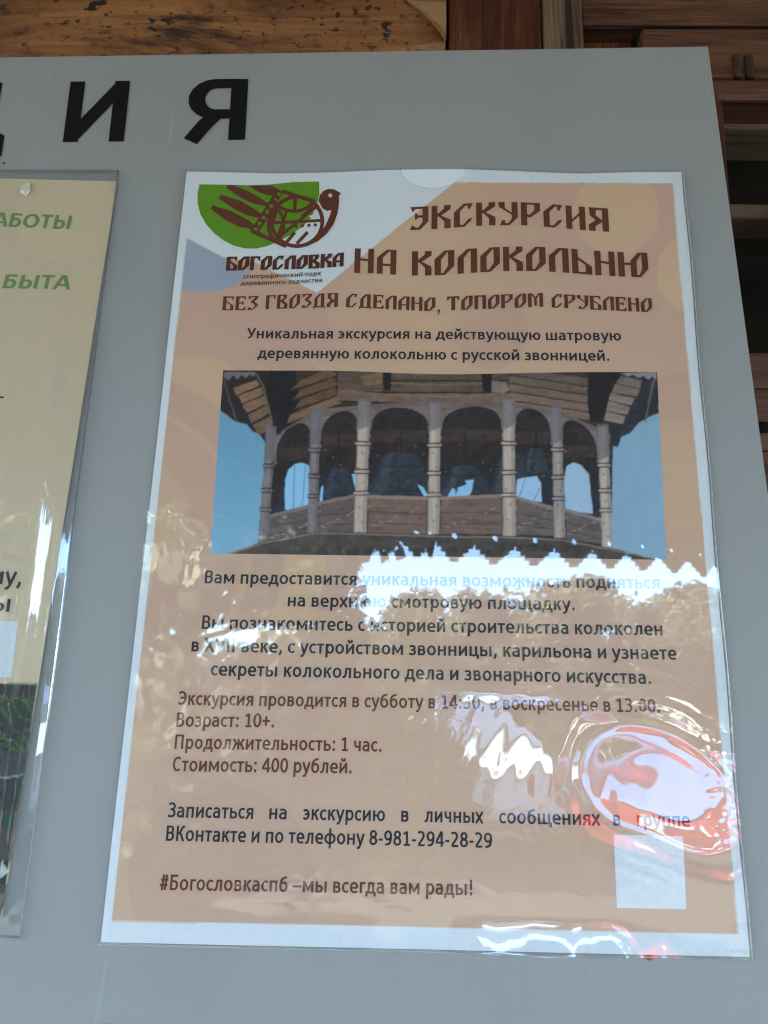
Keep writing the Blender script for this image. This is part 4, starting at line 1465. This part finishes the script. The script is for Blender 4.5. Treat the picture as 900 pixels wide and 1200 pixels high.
def ring(cx, cy, rx, ry, w, a0=0, a1=360, n=40):
    o = [(cx + rx * math.cos(math.radians(a0 + (a1 - a0) * i / n)), cy + ry * math.sin(math.radians(a0 + (a1 - a0) * i / n))) for i in range(n + 1)]
    i_ = [(cx + (rx - w) * math.cos(math.radians(a0 + (a1 - a0) * i / n)), cy + (ry - w) * math.sin(math.radians(a0 + (a1 - a0) * i / n))) for i in range(n + 1)]
    return o + i_[::-1]


def disc(cx, cy, r, n=14):
    return [(cx + r * math.cos(2 * math.pi * i / n), cy + r * math.sin(2 * math.pi * i / n)) for i in range(n)]


def oval(cx, cy, rx, ry, n=36):
    return [(cx + rx * math.cos(2 * math.pi * i / n), cy + ry * math.sin(2 * math.pi * i / n)) for i in range(n)]


def bar(a, b_, w):
    d = math.hypot(b_[0] - a[0], b_[1] - a[1])
    nx_, ny_ = -(b_[1] - a[1]) / d * w / 2, (b_[0] - a[0]) / d * w / 2
    return [(a[0] + nx_, a[1] + ny_), (b_[0] + nx_, b_[1] + ny_), (b_[0] - nx_, b_[1] - ny_), (a[0] - nx_, a[1] - ny_)]


gp = Ink(sheet_z, .00006)
gp.px_polys([[Z([(62, 72), (52, 120), (52, 170), (66, 228), (95, 280), (140, 330), (190, 368), (240, 394), (300, 410), (360, 411), (420, 398), (480, 372), (540, 340), (600, 300), (650, 250), (680, 190), (694, 120), (693, 57),
                  (560, 60), (440, 72), (330, 77), (200, 74)])]])
emblem = gp.build('emblem', ink('green_ink', (.135, .31, .014)), POST)
wt = Ink(sheet_z, .00008)
wt.px_polys([[Z([(512, 388), (600, 300), (640, 268), (712, 262), (706, 300), (690, 335), (655, 370), (610, 392), (560, 398)])],
             [Z([(718, 210), (760, 208), (752, 250), (738, 285), (712, 320), (722, 270)])],
             [Z(bar((650, 212), (690, 208), 9))], [Z(bar((684, 210), (655, 240), 9))], [Z(bar((640, 240), (700, 246), 9))]])
wt.build('emblem_white', M_WPATCH, emblem)
br = Ink(sheet_z, .0001)
feathers = [[(120, 200), (133, 182), (235, 215), (310, 255), (352, 285), (340, 310), (270, 295), (195, 258)],
            [(162, 145), (178, 126), (280, 160), (350, 200), (398, 235), (385, 252), (310, 235), (240, 200)],
            [(203, 90), (210, 76), (242, 76), (325, 110), (385, 145), (428, 175), (415, 190), (340, 172), (275, 140)],
            [(318, 78), (440, 78), (484, 100), (468, 128), (430, 132), (380, 115)]]
br.px_polys([[Z(f)] for f in feathers])
br.px_polys([[Z([(470, 96), (506, 112), (366, 340), (328, 320)])] + [Z(disc(x, y, 10)) for x, y in ((482, 124), (462, 155), (441, 186), (420, 217), (400, 248), (379, 278), (358, 309))]])
br.px_polys([[Z(oval(576, 268, 144, 140)), Z(oval(576, 268, 124, 120))], [Z(oval(466, 285, 48, 88)), Z(oval(466, 285, 30, 70))], [Z(bar((428, 276), (716, 262), 16))],
             [Z(ring(560, 130, 120, 92, 18, 15, 165, 24))], [Z(bar((568, 140), (562, 222), 18))], [Z(bar((480, 350), (690, 180), 16))], [Z(bar((520, 218), (470, 360), 14))], [Z(bar((500, 108), (650, 158), 20))],
             [Z(bar((338, 318), (520, 398), 22))], [Z(bar((440, 300), (470, 215), 12))], [Z(bar((515, 385), (565, 325), 18))], [Z(bar((575, 385), (632, 324), 18))], [Z(bar((600, 240), (660, 190), 12))]])
br.px_polys([[Z(disc(x, y, 9, 10))] for x, y in ((572, 293), (605, 290), (639, 288), (673, 286))])
br.px_polys([[Z([(690, 160), (697, 128), (716, 106), (742, 96), (770, 98), (790, 108), (808, 118), (797, 134), (798, 170), (790, 225), (770, 280), (735, 330), (690, 370), (630, 398), (560, 406), (640, 380), (690, 340), (725, 290),
                  (748, 240), (758, 208), (735, 212), (712, 200)], ), Z(disc(752, 130, 11))]])
br.build('emblem_bird', M_BRINK, emblem)
bl = Ink(sheet_z, .00012)
slav(bl, 'БОГОСЛОВКА', [(265, 316.6), (320, 315.6), (370, 314), (402, 311.6)], 16.8, 1.075)
bl.line('этнографический парк', [(284.3, 326.5), (330, 325.2), (376, 322.6)], 4.4, .85)
bl.line('деревянного зодчества', [(281.7, 334.2), (330, 333), (377.6, 330.4)], 4.4, .85)
bl.build('emblem_lettering', ink('emblem_brown', (.11, .03, .018)), emblem)

# --- clear film over the sheet, with a thumb notch at the top
nx, ny = 440, 620
U, V_ = np.meshgrid(np.linspace(-.002, 1.004, nx), np.linspace(-.0025, 1.003, ny))
P = bil(U, V_)
hz = sheet_z(P[..., 0], P[..., 1]) + .00035 + film_h(P[..., 0], P[..., 1])
P[..., 2] = hz
nc = at(507, 196, .0012)
dist = np.hypot(P[..., 0] - nc.x, (P[..., 1] - nc.y) * 1.28)
RN = (at(545, 198) - at(469, 200)).length / 2
fc = .25 * (dist[:-1, :-1] + dist[1:, :-1] + dist[:-1, 1:] + dist[1:, 1:])
me = grid_mesh('clear_film', np.stack([P[..., 0], -P[..., 2], P[..., 1] + BASE], -1) - np.array(POST.location), fc > RN)
link('clear_film', me, film_mat('clear_film'), POST)
nr = MB()
pts = []
for k in range(25):
    a = math.pi + math.pi * k / 24
    x, y = nc.x + RN * math.cos(a), nc.y + RN * math.sin(a) / 1.28
    pts.append(W((x, y, float(sheet_z(np.array(x), np.array(y))) + .0006)))
nr.tube(pts, .0001, 6)
nr.build('notch_rim', film_mat('film_edge', 2.5, .08, (.86, .86, .87)), POST)
# pale welded edge of the film
M_EDGE = film_mat('film_edge_pale', 3.0, .1, (.8, .8, .8), .25)
ed = MB()
for (u0, v0, u1, v1) in ((-.001, -.002, 1.003, -.002), (1.003, -.002, 1.003, 1.0)):
    pp = []
    for k in range(61):
        f = k / 60
        b_ = bil(np.array([u0 + (u1 - u0) * f]), np.array([v0 + (v1 - v0) * f]))[0]
        z = float((sheet_z(b_[0:1], b_[1:2]) + .00035)[0])
        pp.append(W((b_[0], b_[1], z)))
    ed.tube(pp, .00022, 6)
ed.build('film_edge', M_EDGE, POST)

# ================================================================== THE LEFT DOCUMENT IN ITS POCKET
DOC = empty('document_sheet', W(at(0, 1097, .0007)), 'beige notice with green headings in a clear plastic pocket', 'notice')


def doc_z(x, y):
    return .0007 + .0002 * np.sin(x * 40 + y * 20)


# paper: right edge surveyed, the rest is a full sheet running out of the picture
pA, pB = np.array(at(137.5, 212.5)), np.array(at(2, 1075))
dv = (pA - pB) / np.linalg.norm(pA - pB)
du = np.array([dv[1], -dv[0], 0])
SHW, SHH = .205, np.linalg.norm(pA - pB)
nx, ny = 300, 440
U, V_ = np.meshgrid(np.linspace(-SHW, 0, nx), np.linspace(0, SHH, ny))
P = pB + du * U[..., None] + dv * V_[..., None]
P = on_sheet(P[..., :2].reshape(-1, 2), doc_z, 0).reshape(ny, nx, 3)
px, py = to_px(P)
dp = Paint(px, py, (.76, .575, .385))
n = fbm(px / 160 + 3, py / 160, 15, 2)
dp.mix(np.clip(n * 1.3 - .3, 0, 1) * .6, np.array([.73, .57, .37]))
dp.circle(78, 250, 60, 58, np.array([.80, .60, .39]), .8)
dp.circle(120, 350, 36, 40, np.array([.78, .57, .36]), .6)
dp.poly([(60, 420), (78, 400), (82, 480), (60, 480)], np.array([.68, .54, .38]), .5)
dp.poly([(-300, 790), (43.6, 801.5), (36, 860), (-5, 1110), (-400, 1110)], lin(34, 38, 34))
for k in range(110):
    x, y = -120 + rng.random() * 160, 806 + rng.random() * 90
    a = rng.random() * .8 + .2
    dp.stroke([(x, y), (x + 22 * a, y + 6), (x + 40 * a, y + 26)], 1.6, lin(58 + 28 * a, 96 + 40 * a, 44), .6)
dp.poly([(-200, 878), (33, 880), (29, 914), (-200, 908)], lin(60, 54, 62), .8)
dp.stroke([(-60, 906), (4, 912), (26, 908)], 2.0, lin(150, 165, 150), .9)
dp.poly([(-200, 915), (28, 918), (24, 950), (-200, 944)], lin(44, 48, 46), .8)
dp.poly([(-200, 950), (24, 950), (14, 1010), (-200, 1000)], lin(84, 68, 64), .85)
dp.poly([(0, 963), (10, 948), (20, 960), (10, 976)], lin(34, 66, 44))
dp.poly([(-2, 1022), (2, 1008), (10, 1022), (0, 1030)], lin(205, 210, 205))
dp.poly([(-200, 1032), (12, 1036), (-4, 1090), (-200, 1090)], lin(70, 62, 58), .9)
me = grid_mesh('paper', np.stack([P[..., 0], -P[..., 2], P[..., 1] + BASE], -1) - np.array(DOC.location), None, dp.c)
link('paper', me, M_PRINT, DOC)
M_OLIVE = ink('olive_ink', (.19, .31, .08))
gh = Ink(doc_z, .00008)
gh.line('РАБОТЫ', [(-24, 263.8), (30, 266.4), (82.8, 268.6)], 17.8, 1.2, slant=.08, caps=True)
gh.build('heading_lettering', M_OLIVE, DOC)
gh = Ink(doc_z, .00008)
gh.line('БЫТА', [(2.6, 337.6), (40, 338.2), (82, 339)], 17.6, 1.2, slant=.08, caps=True)
gh.build('heading_lettering', M_OLIVE, DOC)
dk = Ink(doc_z, .00008)
dk.line('му,', [(-14, 684), (24, 686)], 15, 1.0)
dk.build('body_lettering', M_BKINK, DOC)
dk = Ink(doc_z, .00008)
dk.line('ы', [(-8, 715.5), (10.5, 717)], 14.5, 1.0)
dk.build('body_lettering', M_BKINK, DOC)
dk = Ink(doc_z, .00008)
dk.px_polys([[[(-8, 464.2), (4.4, 464.6), (4.2, 466.8), (-8, 466.4)]]])
dk.build('dash_mark', M_BKINK, DOC)
w2 = Ink(doc_z, .00007)
w2.px_polys([[[(-62, 724), (21.5, 728.5), (13.5, 794), (-70, 790)]]])
w2.build('white_patch', M_WPATCH, DOC)
# pocket
kA, kB = np.array(at(140, 202)), np.array(at(25.5, 1097))
ev_ = (kA - kB) / np.linalg.norm(kA - kB)
eu = np.array([ev_[1], -ev_[0], 0])
eu2 = np.array(at(25.5, 1097)) - np.array(at(0, 1096.4))
nx, ny = 240, 460
U, V_ = np.meshgrid(np.linspace(-.215, 0, nx), np.linspace(0, np.linalg.norm(kA - kB), ny))
P = kB + eu * U[..., None] + ev_ * V_[..., None]


def pocket_h(x, y, u, v):
    h = 9e-5 * fbm(x * 25, y * 25, 101, 3)
    edge = np.exp(-.5 * ((u + .006) / .0035) ** 2)
    loose = 1 - sm(.12, .22, v)
    h = h + edge * (.0008 * loose + .0003) + edge * loose * 2.2e-4 * fbm(x * 200, y * 90, 111, 3)
    h = h - .0003 * sm(-.0025, 0, u)
    h = h + 2.5e-4 * bump2(u, v, -.004, .004, .006) * fbm(x * 300, y * 300, 121, 2)
    return h


P[..., 2] = doc_z(P[..., 0], P[..., 1]) + .0005 + pocket_h(P[..., 0], P[..., 1], U, V_)
me = grid_mesh('clear_pocket', np.stack([P[..., 0], -P[..., 2], P[..., 1] + BASE], -1) - np.array(DOC.location), None)
link('clear_pocket', me, film_mat('pocket_film', 2.0, .02, (.93, .94, .94), .03), DOC)
pe = MB()
pp = [W(tuple(kB + ev_ * f + np.array([0, 0, .0013]))) for f in np.linspace(0, np.linalg.norm(kA - kB), 40)]
pe.tube(pp, .00035, 6)
pe.tube([W(tuple(kB + eu * f + np.array([0, 0, .0011]))) for f in np.linspace(-.215, 0, 20)], .0004, 6)
pe.tube([W(tuple(kA + eu * f + np.array([0, 0, .0011]))) for f in np.linspace(-.215, 0, 20)], .0003, 6)
pe.build('pocket_edge', film_mat('pocket_edge', 2.2, .08, (.62, .64, .68), .08), DOC)

# ================================================================== SMALL THINGS ON THE BOARD
def blob(name, px_, py_, rx, ry, h, mat, label, cat, z0=.0, sq=0.25):
    c = at(px_, py_, z0)
    mb = MB()
    n, rings_ = 20, 5
    vs = []
    for j in range(rings_):
        f = j / (rings_ - 1)
        rr = math.cos(f * math.pi / 2)
        for k in range(n):
            a = 2 * math.pi * k / n
            w = 1 + sq * .4 * math.sin(3 * a + px_) + sq * .3 * math.sin(5 * a + py_)
            vs.append(W((c.x + rx * rr * math.cos(a) * w, c.y + ry * rr * math.sin(a) * w, z0 + h * math.sin(f * math.pi / 2))))
    fs = [(j * n + k, j * n + (k + 1) % n, (j + 1) * n + (k + 1) % n, (j + 1) * n + k) for j in range(rings_ - 1) for k in range(n)]
    mb.add(vs, fs)
    return tag(mb.build(name, mat, None, smooth=True), label, cat)


M_GLUE = plain('glue', (.62, .56, .44), .3, .5, .15, 300)
blob('glue_spot', 30, 222, .0022, .0031, .0012, M_GLUE, 'pale dried glue spot at the top of the beige notice', 'glue spot', .0013)
blob('glue_spot', 760, 1121.5, .0016, .0009, .0008, plain('old_glue', (.22, .15, .06), .5, .3), 'tiny brown glue spot under the lower edge of the poster', 'glue spot', .0)
M_STUD = plain('stud', (.10, .045, .02), .4, .4, .2, 90)
blob('wooden_stud', 127, 1210.5, .0068, .0026, .002, M_STUD, 'brown wooden stud low on the board, below the poster corner', 'stud', 0, 0)
blob('wooden_stud', -3, 1210, .005, .0024, .002, plain('stud_grey', (.16, .13, .12), .4, .4), 'greyish stud low on the board, below the beige notice', 'stud', 0, 0)

# ================================================================== WHAT THE FILM MIRRORS: TREES AND PARKED CARS
def bark():
    return wood('bark', (.03, .022, .016), (.07, .052, .038), (.12, .095, .07), 2, 14, .9, .1)


M_BARK = bark()


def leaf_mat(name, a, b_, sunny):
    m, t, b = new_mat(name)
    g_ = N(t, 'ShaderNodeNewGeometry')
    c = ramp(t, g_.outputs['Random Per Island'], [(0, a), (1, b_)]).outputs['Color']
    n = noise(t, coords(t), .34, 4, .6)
    c = mixc(t, ramp(t, n, [(0.48, (0, 0, 0)), (0.55, (1, 1, 1))]).outputs['Color'], c, sunny)  # paler clumps: foliage tone varies, and sunlit patches are painted in
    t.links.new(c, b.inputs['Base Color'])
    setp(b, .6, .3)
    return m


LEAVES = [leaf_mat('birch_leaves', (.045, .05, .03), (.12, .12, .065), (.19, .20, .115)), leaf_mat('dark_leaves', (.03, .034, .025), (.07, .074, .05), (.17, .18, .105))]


def crown_mesh(n, blobs, size, seed):
    r = np.random.default_rng(seed)
    w = np.array([b_[3] ** 2 for b_ in blobs])
    w = w / w.sum()
    ids = r.choice(len(blobs), n, p=w)
    Bl = np.array(blobs)[ids]
    d = r.normal(size=(n, 3))
    d /= np.linalg.norm(d, axis=1)[:, None]
    c = Bl[:, :3] + d * (Bl[:, 3] * r.random(n) ** .4)[:, None] * np.array([1, 1, .8])
    a, b_ = r.normal(size=(n, 3)), r.normal(size=(n, 3))
    a /= np.linalg.norm(a, axis=1)[:, None]
    b_ -= (a * b_).sum(1)[:, None] * a
    b_ /= np.linalg.norm(b_, axis=1)[:, None]
    s = (size * (.6 + .8 * r.random(n)))[:, None]
    V = np.stack([c - a * s, c + b_ * s * .55, c + a * s, c - b_ * s * .55], 1).reshape(-1, 3)
    me = bpy.data.meshes.new('crown')
    me.vertices.add(4 * n)
    me.vertices.foreach_set('co', V.astype(np.float32).ravel())
    me.loops.add(4 * n)
    me.loops.foreach_set('vertex_index', np.arange(4 * n, dtype=np.int32))
    me.polygons.add(n)
    me.polygons.foreach_set('loop_start', np.arange(0, 4 * n, 4, dtype=np.int32))
    me.update()
    return me


def tree_meshes(h, spread, seed, n):
    r = random.Random(seed)
    tr = MB()
    tr.tube([(0, 0, 0), (.06, .02, h * .25), (.0, .05, h * .55), (.03, 0, h * .9)], [h * .026, h * .02, h * .013, h * .003], 10)
    bl_ = []
    for k in range(13):
        a, f = r.uniform(0, 6.28), r.uniform(.3, .95)
        L = spread * (1.15 - f * .75) * r.uniform(.7, 1.1)
        z0 = h * f * .8
        e = Vector((math.cos(a) * L, math.sin(a) * L, z0 + h * .12 * r.uniform(.3, 1.3)))
        tr.tube([(0, 0, z0), (e.x * .5, e.y * .5, z0 + (e.z - z0) * .35), tuple(e)], [h * .008, h * .005, h * .001], 6)
        bl_.append((*e, spread * r.uniform(.28, .45)))
        bl_.append((e.x * .55, e.y * .55, e.z * .97 + .2, spread * r.uniform(.25, .4)))
    bl_.append((0, 0, h * .9, spread * .35))
    return tr, crown_mesh(n, bl_, h * .014, seed)


protos = []
for i, (h, sp, sd_) in enumerate(((9.0, 2.6, 3), (8.2, 3.0, 8))):
    tr, cm = tree_meshes(h, sp, sd_, 15000)
    cm.materials.append(LEAVES[i])
    protos.append((tr, cm))
spots = [(-2.75, -8.4, 1.02, 0, 'tall leafy tree standing nearest the porch'),
         (-3.4, -13, .95, 1, 'dark round tree close behind the nearest tree'),
         (-6.4, -9.6, 1.05, 0, 'leafy tree standing over the end of the shrub row'),
         (-8.5, -15, 1.1, 1, 'dark leafy tree behind the tall one near the porch'),
         (1.0, -24, .70, 1, 'low round tree beyond the white van'),
         (5.2, -25, .66, 0, 'small light green tree between two darker trees'),
         (9.8, -26, .74, 1, 'dark tree beyond the red car'),
         (14.5, -26, .80, 0, 'tall thin tree at the far end of the tree row'),
         (-3.0, -26, .85, 0, 'light green tree behind the nearest tree'),
         (3.2, -31, .86, 1, 'farther dark tree rising over the small light one'),
         (7.6, -33, .9, 0, 'farthest light tree in the gap of the row'),
         (12.4, -34, .95, 1, 'farthest dark tree of the row'),
         (19, -27, .9, 1, 'last dark tree beyond the end of the row')]
made = {}
for x, y, s, kind, label in spots:
    t = empty('tree', (x, y, 0), label, 'tree', 'trees across the yard')
    if kind not in made:
        tr, cm = protos[kind]
        c0 = link('crown', cm, None, t)
        trm = MB(); trm.v, trm.f = [tuple(Vector(v) + Vector((x, y, 0))) for v in tr.v], tr.f
        k0 = trm.build('trunk', M_BARK, t, smooth=True)
        made[kind] = (c0, k0)
    else:
        for src in made[kind]:
            c = src.copy()
            COL.objects.link(c)
            c.parent = t
    t.scale = (s, s, s)
    t.rotation_euler = (0, 0, x * 1.7)

# shrubs under the near trees, and the far wood closing the view
shrub0 = None
for x, y, s_, label in ((-1.0, -7.6, 1.0, 'broad shrub at the foot of the nearest tree'), (-3.4, -7.0, 1.15, 'tallest shrub beside the nearest tree'),
                        (-5.6, -7.4, 1.1, 'shrub between the tallest one and the dark leafy tree'), (-7.8, -6.6, 1.2, 'last shrub at the far end of the shrub row'),
                        (.15, -9.4, .8, 'smallest shrub beside the white van')):
    t = empty('shrub', (x, y, 0), label, 'shrub', 'shrubs along the yard')
    if shrub0 is None:
        bl_ = [(random.uniform(-1.1, 1.1), random.uniform(-.6, .6), random.uniform(.3, 2.0), random.uniform(.4, .7)) for _ in range(26)]
        cm = crown_mesh(7000, bl_, .07, 77)
        cm.materials.append(LEAVES[1])
        stm = MB()
        for k in range(7):
            e = Vector((random.uniform(-.7, .7), random.uniform(-.4, .4), random.uniform(1.2, 2.0)))
            stm.tube([Vector((x, y, 0)), Vector((x + e.x * .4, y + e.y * .4, e.z * .5)), Vector((x, y, 0)) + e], [.03, .02, .006], 6)
        shrub0 = (link('crown', cm, None, t), stm.build('stem', M_BARK, t, smooth=True))
    else:
        for src in shrub0:
            c = src.copy()
            COL.objects.link(c)
            c.parent = t
    t.scale = (s_, s_, s_)
    t.rotation_euler = (0, 0, x)
bl_ = []
for k in range(150):
    a = math.radians(random.uniform(-62, 62))
    R_ = random.uniform(36, 46)
    top = 6.8 + 1.6 * math.sin(a * 9) + random.uniform(-1.2, .6)
    for z in (1.2, 3.6, top - 1.3):
        bl_.append((R_ * math.sin(a), -R_ * math.cos(a), z, random.uniform(1.5, 2.2)))
cm = crown_mesh(36000, bl_, .26, 99)
cm.materials.append(LEAVES[1])
tag(link('far_wood', cm, None), 'far off green wood beyond the yard', 'wood', kind='stuff')

M_CARMIRROR, tcg, bcg = new_mat('mirrored_car_glass')
setp(bcg, .05, .5, .85, (.86, .88, .88))  # glass made a near-white mirror, to brighten the windows in the film
M_TYRE = plain('tyre', (.02, .02, .02), .85, .2)
M_RIM = plain('rim', (.5, .5, .52), .35, .5, .05, 30, .8)
M_LAMP = plain('tail_lamp', (.35, .02, .02), .15, .6)
M_HEAD = plain('head_lamp', (.75, .77, .8), .1, .7)
M_TRIM = plain('black_trim', (.03, .03, .03), .5, .4)
M_PLATE = plain('number_plate', (.78, .78, .76), .4, .4)


def car(name, loc, label, paint, length, width, height, van=False):
    """nose towards -y of the car, tail towards the porch (+y)"""
    t = empty(name, loc, label, 'car' if not van else 'van')
    o = Vector(loc)
    L, w, h = length / 2, width / 2, height
    # (y, bottom, waist, roof, half width waist, half width roof)
    if van:
        st = [(-L, .35, .78, .80, .86, .80), (-L * .93, .25, .92, .95, .97, .9), (-L * .62, .22, 1.06, 1.12, 1, .9), (-L * .34, .2, 1.1, h * .96, 1, .86), (-L * .1, .2, 1.1, h, 1, .86), (L * .6, .2, 1.1, h, 1, .86),
              (L * .93, .24, 1.1, h * .975, .99, .84), (L, .36, 1.05, h * .9, .96, .8)]
    else:
        st = [(-L, .35, .62, .64, .84, .78), (-L * .93, .24, .76, .79, .96, .88), (-L * .45, .2, .92, .96, 1, .86), (-L * .12, .19, .95, h * .97, 1, .74), (L * .15, .19, .96, h, 1, .74), (L * .55, .2, .98, h * .97, 1, .74),
              (L * .86, .24, .98, h * .86, .98, .78), (L * .97, .3, .90, .95, .95, .84), (L, .4, .80, .84, .92, .84)]
    ringn = []
    vs, fs = [], []
    for (y, b0, wa, ro, hw, hr) in st:
        sec = [(-hw * .93, b0), (-hw, b0 + .14), (-hw, (b0 + wa) / 2 + .05), (-hw * .985, wa), (-hr - .02 * 0, wa + (ro - wa) * .88), (-hr * .86, ro), (0, ro + .02)]
        sec = sec + [(-x, z) for x, z in sec[-2::-1]]
        ringn.append(len(sec))
        for x, z in sec:
            vs.append(o + Vector((x * w, y, z)))
    m = ringn[0]
    for i in range(len(st) - 1):
        for k in range(m):
            fs.append((i * m + k, i * m + (k + 1) % m, (i + 1) * m + (k + 1) % m, (i + 1) * m + k))
    fs += [tuple(range(m)), tuple(range(len(st) * m - 1, (len(st) - 1) * m - 1, -1))]
    mb = MB().add(vs, fs)
    body = mb.build('body', paint, t, smooth=True)
    sb = body.modifiers.new('round', 'SUBSURF')
    sb.levels = sb.render_levels = 2

    def sec_pt(y, side, f, out=.012):
        for a, b_ in zip(st[:-1], st[1:]):
            if a[0] <= y <= b_[0]:
                u = (y - a[0]) / (b_[0] - a[0])
                s_ = [a[k] * (1 - u) + b_[k] * u for k in range(6)]
                zz = s_[2] + (s_[3] - s_[2]) * f
                xx = (s_[4] * (1 - f) + s_[5] * f) * w
                return o + Vector((side * (xx + out), y, zz))
    for side in (-1, 1):
        ys = [(-L * .3, -L * .02), (L * .04, L * .42), (L * .47, L * .72)]
        for y0, y1 in ys:
            mb = MB()
            mb.add([sec_pt(y0 + .04, side, .12), sec_pt(y1, side, .12), sec_pt(y1 - .03, side, .78), sec_pt(y0 + .1, side, .78)], [(0, 1, 2, 3)])
            mb.build('side_window', M_CARMIRROR, t)
        # wheels
        for yw in (-L * .62, L * .6):
            c = o + Vector((side * (w - .10), yw, .31))
            wh = MB().tube([c - Vector((side * .10, 0, 0)), c + Vector((side * .095, 0, 0)), c + Vector((side * .115, 0, 0))], [.31, .31, .28], 26).build('wheel', M_TYRE, t)
            MB().tube([c + Vector((side * .1, 0, 0)), c + Vector((side * .122, 0, 0))], [.2, .17], 20).build('rim', M_RIM, wh)
    # tail: window, lamps, plate, bumper strip
    ye = L + .02
    zt, zb = (h * .86, 1.13) if van else (h * .868, .96)
    y0, y1 = (L * .965, L * 1.005) if van else (L * .88, L * .972)
    rw = .70 if van else .56
    gl = MB()
    gl.add([o + Vector((-w * (rw + .12), y1 + .08, zb)), o + Vector((w * (rw + .12), y1 + .08, zb)), o + Vector((w * rw, y0 + .15, zt)), o + Vector((-w * rw, y0 + .15, zt))], [(0, 1, 2, 3)])
    gl.build('rear_window', M_CARMIRROR, t)
    for side in (-1, 1):
        zl = .92 if van else .80
        MB().box(o.x + side * w * .70 - .10, o.x + side * w * .70 + .10, o.y + L * .96, o.y + ye, zl - (.2 if van else .07), zl + (.22 if van else .07)).build('tail_lamp', M_LAMP, t, .02)
    MB().box(o.x - .26, o.x + .26, o.y + L * .97, o.y + ye + .005, .62, .73).build('number_plate', M_PLATE, t, .004)
    MB().box(o.x - w * .86, o.x + w * .86, o.y + L * .9, o.y + ye + .03, .38, .5).build('bumper', M_TRIM, t, .03)
    # nose lamps
    for side in (-1, 1):
        MB().box(o.x + side * w * .66 - .13, o.x + side * w * .66 + .13, o.y - L - .005, o.y - L * .93, .62, .74).build('head_lamp', M_HEAD, t, .02)
    return t


M_REDPAINT = plain('red_paint', (.50, .022, .018), .25, .5, .03, 3, 0, .6)
M_WHTPAINT = plain('white_paint', (.82, .80, .77), .25, .5, .02, 3, 0, .6)
car('parked_car', (2.95, -10.4, 0), 'red hatchback parked tail first toward the porch', M_REDPAINT, 3.9, 1.72, 1.5)
car('parked_van', (1.15, -11.6, 0), 'white van parked next to the red hatchback', M_WHTPAINT, 4.4, 1.80, 1.85, True)
